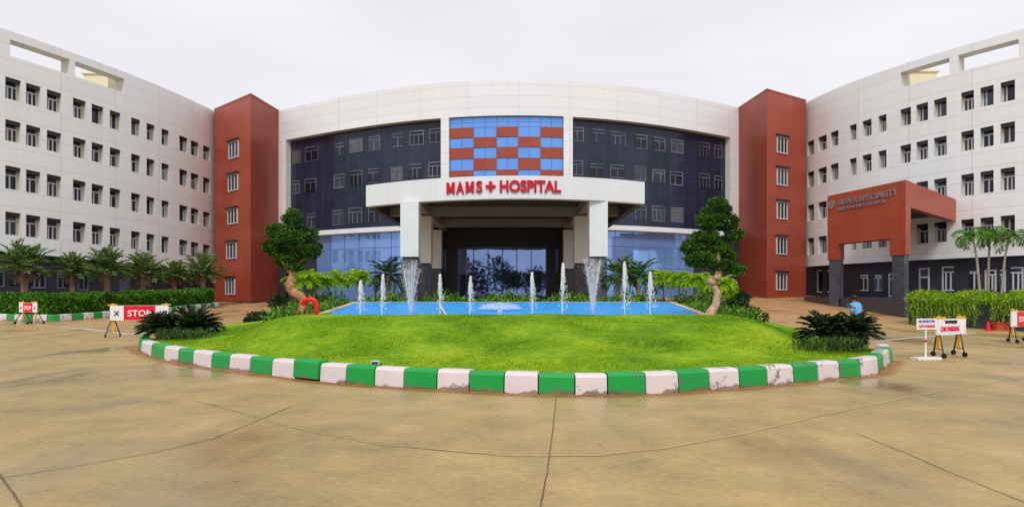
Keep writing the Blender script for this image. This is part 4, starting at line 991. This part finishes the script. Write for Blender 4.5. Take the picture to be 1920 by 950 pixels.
topiary([(1345, 393, 24, 24, 0), (1330, 412, 26, 22, -.2), (1362, 416, 24, 20, .1), (1376, 440, 19, 15, 0), (1322, 444, 27, 15, -.1), (1300, 464, 26, 17, 0), (1342, 466, 30, 18, .1), (1312, 487, 30, 17, -.2), (1352, 498, 24, 13, 0), (1382, 505, 17, 11, -.1), (1368, 480, 14, 9, .1)],
        [(1327, 602, .15), (1332, 588, .13), (1341, 570, .11), (1346, 555, .1), (1341, 541, .09), (1336, 532, .1), (1342, 524, .12), (1348, 512, .1), (1346, 480, .07), (1342, 430, .05)],
        [[(1330, 590, 0, .1), (1322, 598, -.2, .09), (1314, 604, -.3, .06)], [(1334, 585, 0, .1), (1341, 598, .1, .07), (1343, 605, .1, .05)], [(1340, 531, 0, .1), (1331, 527, -.05, .11), (1328, 522, -.05, .06)]],
        'cloud pruned tree on a pale twisted trunk at the pool end by the porch', 'bark_pale', 17.6,
        [[(1346, 505, 0, .06), (1320, 490, 0, .04)], [(1347, 500, 0, .06), (1375, 503, 0, .03)], [(1345, 480, 0, .05), (1305, 466, 0, .025)]])

# cycads on the island ends
def cycad(x, ybase, d, nf, length, lab, z=None):
    q = pix(x, ybase, d); o = thing('cycad', lab, 'cycad', q, 'cycads at the island ends')
    m = MB(); m.tube([q, q + Vector((0, 0, .16)), q + Vector((0, 0, .3))], [.16, .17, .1], 10); m.build('trunk', M['bark'], o, True)
    m = MB()
    for k in range(nf): frond(m, q + Vector((0, 0, .26)), k * 2.4 + random.uniform(-.2, .2), 1.4 - 1.25 * (k / nf) + random.gauss(0, .06), length * random.uniform(.85, 1.1), .95, 34, length * .19, .032, vee=.45, ldroop=.0, start=.12, fwd=.5)
    m.build('crown', M['leaf_cyc'], o)
cycad(304, 640, 18.4, 92, .76, 'spiky dark cycad on the island corner in front of the angled barrier')
cycad(364, 638, 18.8, 92, .9, 'dense dark cycad between its spiky twin and the open lawn')
cycad(1546, 652, 14.6, 86, .7, 'dark cycad with arching fronds at the lawn edge on the walking man side')
cycad(1604, 652, 14.4, 86, .66, 'dense dark cycad in front of the walking man')
# low planting round the cycads, dark bushes, hedge
def shrub(name, x, y, d, rx, ry, lab, mat, n=1500, size=.09, grp='dark rounded bushes beside the lawn', stem=True, blobs=5, zg=None):
    c = pix(x, y, d); k = d / F; rx *= k; ry *= k
    o = thing(name, lab, 'shrub', (c.x, c.y, c.z - ry), grp)
    m = MB()
    for b in range(blobs):
        q = (c.x + random.uniform(-.6, .6) * rx, c.y + random.uniform(-.3, .5) * rx * .6, c.z + random.uniform(-.3, .35) * ry); cloud(m, q, (rx * .58, rx * .5, ry * .72), n // blobs, size, .45)
    m.build('foliage', M[mat], o)
    m = MB()
    for b in range(4): m.tube([(c.x + random.uniform(-.1, .1) * rx, c.y, c.z - ry - .1), (c.x + random.uniform(-.5, .5) * rx, c.y + random.uniform(-.2, .2) * rx, c.z + ry * .2)], [.03, .012], 5)
    m.build('stem', M['bark_grey'], o)
for (x, y, d, rx, ry, lab, mt) in [(498, 594, 24.5, 34, 13, 'low dark bush on the island edge before the ramp beside the leaning topiary', 'leaf_dark'), (530, 566, 27, 24, 18, 'olive bush behind the leaning topiary in front of the dark stone', 'leaf_dark'), (470, 602, 24, 16, 6, 'smallest dark bush trailing at the island edge below the ramp', 'leaf_dark'),
                     (1372, 580, 22, 32, 22, 'tall dark bush right behind the twisted pale trunk', 'leaf_dark'), (1410, 590, 21, 26, 15, 'dark bush sloping down to the lawn before the porch side ramp', 'leaf_dark'), (1385, 560, 26, 24, 14, 'dim grey green bush behind the tall dark bush', 'leaf_dark')]:
    shrub('bush', x, y, d, rx, ry, lab, mt)
m = MB()
for (a, b, za, zb, n_) in [((-10.7, 17.9), (-8.9, 17.4), .32, .42, 1800), ((6.6, 13.4), (8.3, 14.2), .36, .42, 2000)]:
    t_ = RNG.random(n_); P = np.column_stack([a[0] + (b[0] - a[0]) * t_ + RNG.normal(0, .3, n_), a[1] + (b[1] - a[1]) * t_ + RNG.normal(0, .25, n_), za + RNG.random(n_) * .22]); P = P[sdf(P[:, :2]) > .42]; n_ = len(P); m.leaves(P, np.column_stack([RNG.normal(0, .5, n_), RNG.normal(0, .5, n_), np.ones(n_)]), .14 * RNG.uniform(.6, 1.3, n_), .022)
tag(m.build('undergrowth', M['leaf_under']), 'low grassy undergrowth round the cycads', 'undergrowth', kind='stuff')
# leafy planting behind and beside the pool
m = MB(); k_ = 0
for x in np.arange(-9.5, 9.6, .32):
    for yy in (26.3, 27.2):
        z = 1.05 + .12 * math.sin(x * 2.3 + yy) + random.uniform(-.06, .12); cloud(m, (x + random.uniform(-.1, .1), yy + random.uniform(-.2, .2), z + (.1 if yy > 27 else 0)), (.32, .3, .3 + random.uniform(0, .14)), 90, .15, .3, up=.8)
for t_ in np.linspace(0, 1, 12):
    for s in (-1, 1):
        for off in (.7, 1.4): cloud(m, (s * (5.9 + off + .9 * t_), 18.6 + 7 * t_, .92 + .2 * t_), (.36, .36, .24), 70, .13, .3, up=.8)
tag(m.build('shrubbery', M['leaf_shrub']), 'leafy low planting band round the back of the pool', 'shrubbery', kind='stuff')
# clipped hedge along the wing, its painted kerb
hk = [(-120, 598), (0, 601), (50, 603), (105, 602.5), (170, 598), (230, 592.5), (290, 588.5), (350, 582), (411, 576)]
HP = [gp(*q) for q in hk]
HX = np.array([p.x for p in HP]); HY = np.array([p.y for p in HP]); hs = np.concatenate([[0], np.cumsum(np.hypot(np.diff(HX), np.diff(HY)))])
def hline(s, off=0):
    s = min(max(s, 0), hs[-1]); x = np.interp(s, hs, HX); y = np.interp(s, hs, HY); e = .4; x2 = np.interp(min(s + e, hs[-1]), hs, HX); y2 = np.interp(min(s + e, hs[-1]), hs, HY); x1 = np.interp(max(s - e, 0), hs, HX); y1 = np.interp(max(s - e, 0), hs, HY); l = math.hypot(x2 - x1, y2 - y1)
    return Vector((x - (y2 - y1) / l * off, y + (x2 - x1) / l * off, 0))
k2 = bpy.data.objects.new('hedge_kerb', None); COL.objects.link(k2); k2.location = HP[1]; tag(k2, 'green and white painted kerb below the hedge', kind='structure')
nk = 36
for i in range(nk):
    a, b = hs[-1] * i / nk, hs[-1] * (i + 1) / nk; kerb_stone([(lambda o, s=s: hline(s, o)) for s in np.linspace(a + .012, b - .012, 3)], i % 2 == 0, k2, h=.36)
hed = thing('hedge', 'long clipped green hedge behind the painted kerb below the palms', 'hedge', hline(hs[-1] / 2, 1) + Vector((0, 0, .2)))
m = MB(); n_ = 62000; s_r = RNG.uniform(0, hs[-1], n_); 
Pl = []
for s in s_r:
    t_ = s / hs[-1]; wd = 2.0; o = RNG.random(); z = RNG.random(); f_ = RNG.random()
    if f_ < .5: off, zz = .38 + .25 * RNG.random(), z * 1.0       # front face
    else: off, zz = .4 + wd * o, .9 + .16 * RNG.random()            # top
    lump = .1 * math.sin(s * 1.7) + .07 * math.sin(s * 4.1 + 1); p = hline(s, off + .09 * math.sin(s * 3 + zz * 4)); Pl.append((p.x, p.y, ground(p.x, p.y) + .22 + zz * (1.0 + lump)))
Pl = np.array(Pl); m.leaves(Pl, RNG.normal(size=(n_, 3)) + np.array([.3, -.4, .6]), .13 * RNG.uniform(.7, 1.4, n_), .075); m.build('foliage', M['leaf_hedge'], hed)
m = MB(); ss = np.linspace(0, hs[-1], 30)
for a, b in zip(ss[:-1], ss[1:]):
    q = [hline(a, .6), hline(b, .6), hline(b, 2.2), hline(a, 2.2)]; lo_ = [Vector((p.x, p.y, ground(p.x, p.y))) for p in q]; hi_ = [p + Vector((0, 0, 1.0)) for p in lo_]
    m.quad(lo_[0], lo_[1], hi_[1], hi_[0]); m.quad(*hi_)
m.build('branches', M['soil'], hed)
m = MB()
for a, b in zip(ss[:-1], ss[1:]):
    q = [hline(a, .3), hline(b, .3), hline(b, 7), hline(a, 7)]; m.quad(*[Vector((p.x, p.y, ground(p.x, p.y) + .2)) for p in q])
tag(m.build('planting_bed', M['soil']), 'bare soil bed under the palms', kind='structure')

# creeper hedge on its dark planter wall by the porch
CA, CB = Vector((xw(1703, 29.2), 29.2, 0)), Vector((xw(1985, 25.0), 25.0, 0)); cu_ = (CB - CA).normalized(); cn = Vector((-cu_.y, cu_.x, 0)); cl = (CB - CA).length
m = MB(); p = [CA, CB, CB + cn * 2.6, CA + cn * 2.6]; m.prism([(q.x, q.y) for q in p], -.2, 1.32); pw = m.build('planter_wall', M['dark'], None); tag(pw, 'dark stone planter wall under the hanging creeper', 'planter')
cr = thing('creeper_hedge', 'bright green creeper hedge hanging over the dark planter wall', 'hedge', CA + Vector((0, 0, .2)))
m = MB(); n_ = 9000; t_ = RNG.random(n_) * cl; o_ = RNG.uniform(-.35, 2.5, n_)
P = np.array(CA) + np.outer(t_, np.array(cu_)) + np.outer(o_, np.array(cn)); P[:, 2] = 1.38 + .28 * RNG.random(n_) + .1 * np.sin(t_ * 3.3) - np.maximum(0, -o_) * .5
m.leaves(P, RNG.normal(size=(n_, 3)) + np.array([-.2, -.3, .5]), .15 * RNG.uniform(.7, 1.4, n_), .05); m.build('foliage', M['leaf_creep'], cr)
m = MB(); Ps, Ds = [], []
ns = 150
for i in range(ns):
    s = i / ns * cl + random.uniform(-.03, .03)
    px_here = 960 + F * (CA + cu_ * s).x / (CA + cu_ * s).y
    gap = 1840 < px_here < 1860
    ln = random.uniform(.15, .35) if gap else random.uniform(.65, 1.32); o0 = -random.uniform(.06, .34)
    for z in np.arange(1.45, 1.5 - ln, -.045):
        q = CA + cu_ * (s + random.gauss(0, .03)) + cn * (o0 + random.gauss(0, .03)); Ps.append((q.x, q.y, z)); Ds.append((random.gauss(0, .5), random.gauss(-.2, .4), -1))
m.leaves(np.array(Ps), np.array(Ds), .13, .035); m.build('hanging_strands', M['leaf_creep'], cr)

# trees across the road behind the viewpoint: what the mirror glass shows
m = MB()
for x in np.arange(-70, 70, 6.0):
    h = random.uniform(5.5, 10.5) * (1 if abs(x) > 14 else 1.05); 
    for b in range(5): cloud(m, (x + random.uniform(-3, 3), -42 + random.uniform(-4, 4), h * random.uniform(.3, .85)), (2.8, 2.6, h * .22), 170, .8, .3)
tag(m.build('treeline', M['leaf_dark']), 'dark trees across the road, mirrored in the entrance glass', 'treeline', kind='stuff')

# ------------------------------------------------------------------ barriers and signs
def place(root, x, y, yaw):
    q = gp(x, y); root.location = q; root.rotation_euler = (0, 0, yaw)
def barrier(label, wd, ht, bh, red, lines, lx=.36, name='road_barrier', grp='wheeled road barriers'):
    o = thing(name, label, 'barrier', (0, 0, 0), grp)
    m = MB(); zb = ht - bh; m.box((-wd / 2, -.025, zb), (wd / 2, .025, ht - .03)); bd = m.build('board', M['board_white'], o)
    if red:
        m = MB(); m.box((-wd * .27, -.031, zb + .01), (wd * .27, -.026, ht - .04)); m.build('red_panel', M['board_red'], bd)
    for (body, x, z, size, w_, mt) in lines:
        V, Fc = text_mb(body, size, w_, .004, .006); m = MB(); m.add([(v.x + x, v.y - .036, v.z + zb + z) for v in V], Fc); m.build('lettering', M[mt], bd)
    for s in (-1, 1):
        x = s * wd * lx
        m = MB(); m.box((x - .04, .028, .18), (x + .04, .075, ht + .05)); m.build('post', M['yellow'], o)
        m = MB(); m.box((x - .16, -.03, ht - .025), (x + .16, .03, ht + .02)); m.build('cap_rail', M['yellow'], o)
        for k in (-1, 1):
            m = MB(); fx = x + k * .19; m.tube([(x + k * .02, .06 + k * .03, zb + .12), (fx, .05 + k * .24, .1)], .02, 6); lg_ = m.build('leg', M['steel'], o)
            m = MB(); yy = .05 + k * .25; m.tube([(fx - .02, yy, .062), (fx + .02, yy, .062)], .062, 14); m.build('wheel', M['black'], lg_)
        m = MB(); m.tube([(x - .155, -.13, .21), (x + .155, .24, .21)], .013, 6); m.build('cross_bar', M['steel'], o)
    return o
b = barrier('white and red barrier standing alone in front of the hedge kerb', 1.12, 1.08, .5, True, [('STOP', 0, .22, .26, .44, 'board_white'), ('X', -.44, .22, .2, .12, 'ink_purple'), ('X', .44, .22, .2, .12, 'ink_purple')]); place(b, 53, 607, R(-14))
b = barrier('long angled red and white barrier beside the spiky cycad', 1.95, 1.22, .6, True, [('STOP', 0, .27, .32, .8, 'board_white'), ('X', -.76, .27, .26, .2, 'ink_black'), ('X', .76, .27, .26, .2, 'ink_purple')], .46); place(b, 262, 630, R(22))
b = barrier('white barrier with pink lettering and black dot behind the small sign stand', 1.2, 1.02, .44, False, [('TWO WHEELERS', -.05, .33, .1, .5, 'ink_black'), ('CAR PARKING', -.09, .15, .17, .78, 'pink_ink')]); place(b, 1783, 668, R(24))
m = MB(); m.tube([(.46, -.045, .72), (.46, -.027, .72)], .06, 14); m.build('black_dot', M['ink_black'], b)
b = barrier('red faced barrier standing at the edge of view below the creeper hedge', 1.15, 1.08, .55, True, [('STOP', 0, .25, .24, .45, 'board_white')]); place(b, 1917, 641, R(20))
sg = thing('sign_stand', 'small white sign stand with purple and pink lines on a flat foot', 'sign')
m = MB(); m.box((-.27, -.012, .75), (.27, .012, 1.02)); bd = m.build('board', M['board_white'], sg)
for (bd_t, z, mt) in (('NO ENTRY FOR', .95, 'ink_purple'), ('AUTO PARKING', .83, 'pink_ink')):
    V, Fc = text_mb(bd_t, .09, .44, .003, .004); m = MB(); m.add([(v.x, v.y - .017, v.z + z) for v in V], Fc); m.build('lettering', M[mt], bd)
m = MB(); m.tube([(0, .025, .05), (0, .025, .42)], .022, 8); m.tube([(0, .025, .5), (0, .025, .8)], .022, 8); m.build('pole', M['board_white'], sg)
m = MB(); m.tube([(0, .025, .42), (0, .025, .5)], .0235, 8); m.build('red_band', M['board_red'], sg)
m = MB(); m.box((-.32, -.12, 0), (.32, .14, .05)); m.build('foot', M['board_white'], sg)
place(sg, 1737, 673, R(6))

# ------------------------------------------------------------------ small things
hose = MB(); d = 17.15; pts = [(568, 567), (575, 562), (584, 560.5), (591, 564), (594, 572), (594, 584), (592, 598)]
hose.tube([pix(x, y, d) for x, y in pts], [.055, .075, .07, .065, .065, .065, .06], 10)
ob = thing('red_hose', 'bent red hose hooked over the trunk foot at the pool corner', 'hose', pix(592, 598, d)); hose.build('pipe', M['red_pipe'], ob, True)
m = MB(); m.tube([pix(566, 569, d), pix(571, 564.5, d)], .085, 10); m.build('coupling', M['red_pipe'], ob)
m = MB(); a, b_ = pix(838, 592, 17.1), pix(824, 571, 17.6); m.tube([a, b_], .028, 4); tag(m.build('wooden_stick', M['wood'], None, loc=a), 'pale wooden stick leaning at the pool front by a jet', 'stick')
q = pix(704, 686, 11.25); fl = thing('flood_lamp', 'small pale flood lamp lying on the lawn behind the kerb', 'lamp', q - Vector((0, 0, .04)))
m = MB(); m.box((q.x - .075, q.y - .05, q.z - .0), (q.x + .075, q.y + .05, q.z + .1)); hb = m.build('housing', M['lampbody'], fl)
m = MB(); m.box((q.x - .06, q.y - .058, q.z + .012), (q.x + .06, q.y - .051, q.z + .088)); m.build('lens', M['pane'], hb)
m = MB(); m.box((q.x - .1, q.y - .02, q.z - .06), (q.x - .08, q.y + .02, q.z + .05)); m.box((q.x + .08, q.y - .02, q.z - .06), (q.x + .1, q.y + .02, q.z + .05)); m.build('bracket', M['black'], fl)
q = gp(330, 655) + Vector((0, .55, .3)); st = thing('garden_spike', 'short white spike light at the foot of the dense cycad', 'lamp', q)
m = MB(); m.tube([q - Vector((0, 0, .1)), q + Vector((0, 0, .24))], .018, 6); m.build('stake', M['lampbody'], st); m = MB(); m.tube([q + Vector((.02, 0, .24)), q + Vector((.11, 0, .3))], .03, 8); m.build('head', M['lampbody'], st)
q = gp(1853, 620); cn_ = thing('traffic_cone', 'small red traffic cone below the creeper hedge', 'cone', q)
m = MB(); m.tube([q + Vector((0, 0, .03)), q + Vector((0, 0, .42))], [.11, .03], 12); m.build('body', M['board_red'], cn_); m = MB(); m.box((q.x - .14, q.y - .14, q.z), (q.x + .14, q.y + .14, q.z + .03)); m.build('foot', M['board_red'], cn_)
for k, (x, lab) in enumerate([(1872, 'terracotta trough at the foot of the planter next to the red cone'), (1886, 'terracotta trough at the foot of the planter beside the red faced barrier')]):
    q = gp(x, 619); tr_ = thing('plant_trough', lab, 'trough', q, 'terracotta troughs'); m = MB()
    m.prism([(q.x - .16, q.y - .12), (q.x + .16, q.y - .12), (q.x + .16, q.y + .12), (q.x - .16, q.y + .12)], q.z, q.z + .3); m.build('body', M['terracotta'], tr_); m = MB(); m.box((q.x - .19, q.y - .15, q.z + .3), (q.x + .19, q.y + .15, q.z + .36)); m.build('rim', M['terracotta'], tr_)

# ------------------------------------------------------------------ the walking man
def skin_mesh(name, verts, edges, radii, mat, parent, levels=2, root=0):
    me = bpy.data.meshes.new(name); me.from_pydata(verts, edges, []); o = bpy.data.objects.new(name, me); COL.objects.link(o); o.parent = parent; me.materials.append(mat)
    md = o.modifiers.new('skin', 'SKIN'); md.use_smooth_shade = True
    sv = me.skin_vertices[0].data
    for i, r in enumerate(radii): sv[i].radius = (r, r) if not isinstance(r, tuple) else r; sv[i].use_root = i == root
    sb_ = o.modifiers.new('sub', 'SUBSURF'); sb_.levels = levels; sb_.render_levels = levels
    dg_ = bpy.context.evaluated_depsgraph_get(); ev = o.evaluated_get(dg_); nm = bpy.data.meshes.new_from_object(ev); o.modifiers.clear(); o.data = nm; nm.name = name
    for p in nm.polygons: p.use_smooth = True
    return o
man = thing('person', 'man in a light blue shirt walking away with a stoop beyond the cycads', 'person')
# pelvis spine chest neck head | legs | arms ; faces -x (+y), stooping forward
V = [(0, 0, .86), (-.01, .0, .98), (-.03, 0, 1.14), (-.06, 0, 1.30), (-.085, 0, 1.385), (-.10, 0, 1.44), (-.12, 0, 1.53),
     (.01, .09, .82), (-.08, .10, .46), (.02, .10, .09), (-.12, .10, .035), (.02, -.09, .82), (.06, -.10, .45), (.2, -.10, .11), (.1, -.10, .035),
     (-.06, .18, 1.3), (-.05, .24, 1.06), (-.12, .25, .84), (-.14, .25, .76), (-.06, -.18, 1.3), (-.01, -.24, 1.06), (-.06, -.25, .82), (-.08, -.25, .74)]
E_ = [(0, 1), (1, 2), (2, 3), (3, 4), (4, 5), (5, 6), (0, 7), (7, 8), (8, 9), (9, 10), (0, 11), (11, 12), (12, 13), (13, 14), (3, 15), (15, 16), (16, 17), (17, 18), (3, 19), (19, 20), (20, 21), (21, 22)]
Rd = [.12, .115, .125, .12, .055, .06, .095, .085, .06, .042, .04, .085, .06, .042, .04, .058, .045, .034, .036, .058, .045, .034, .036]
bdy = skin_mesh('body', V, E_, Rd, M['skin'], man)
shv = [0, 1, 2, 3, 4, 15, 16, 19, 20]; rm = {k: i for i, k in enumerate(shv)}
skin_mesh('shirt', [V[i] for i in shv], [(rm[a], rm[b]) for a, b in E_ if a in rm and b in rm], [.15, .148, .16, .165, .075, .1, .075, .1, .075], M['shirt'], man)
trv = [0, 7, 8, 9, 11, 12, 13]; rm = {k: i for i, k in enumerate(trv)}
skin_mesh('trousers', [V[i] for i in trv], [(rm[a], rm[b]) for a, b in E_ if a in rm and b in rm], [.135, .1, .078, .062, .1, .078, .062], M['trousers'], man)
m = MB(); m.ball((-.105, 0, 1.55), .098, 12, 8, (1, .92, 1.0)); m.build('hair', M['hair'], man, True)
for k in ((-.12, .10, .035), (.1, -.10, .035)):
    m = MB(); m.ball((k[0] - .02, k[1], .045), .055, 8, 6, (2.1, .9, .85)); m.build('shoe', M['black'], man, True)
q = gp(1607, 646); man.location = q; man.rotation_euler = (0, 0, R(-62)); man.scale = (1.02, 1.02, .98)
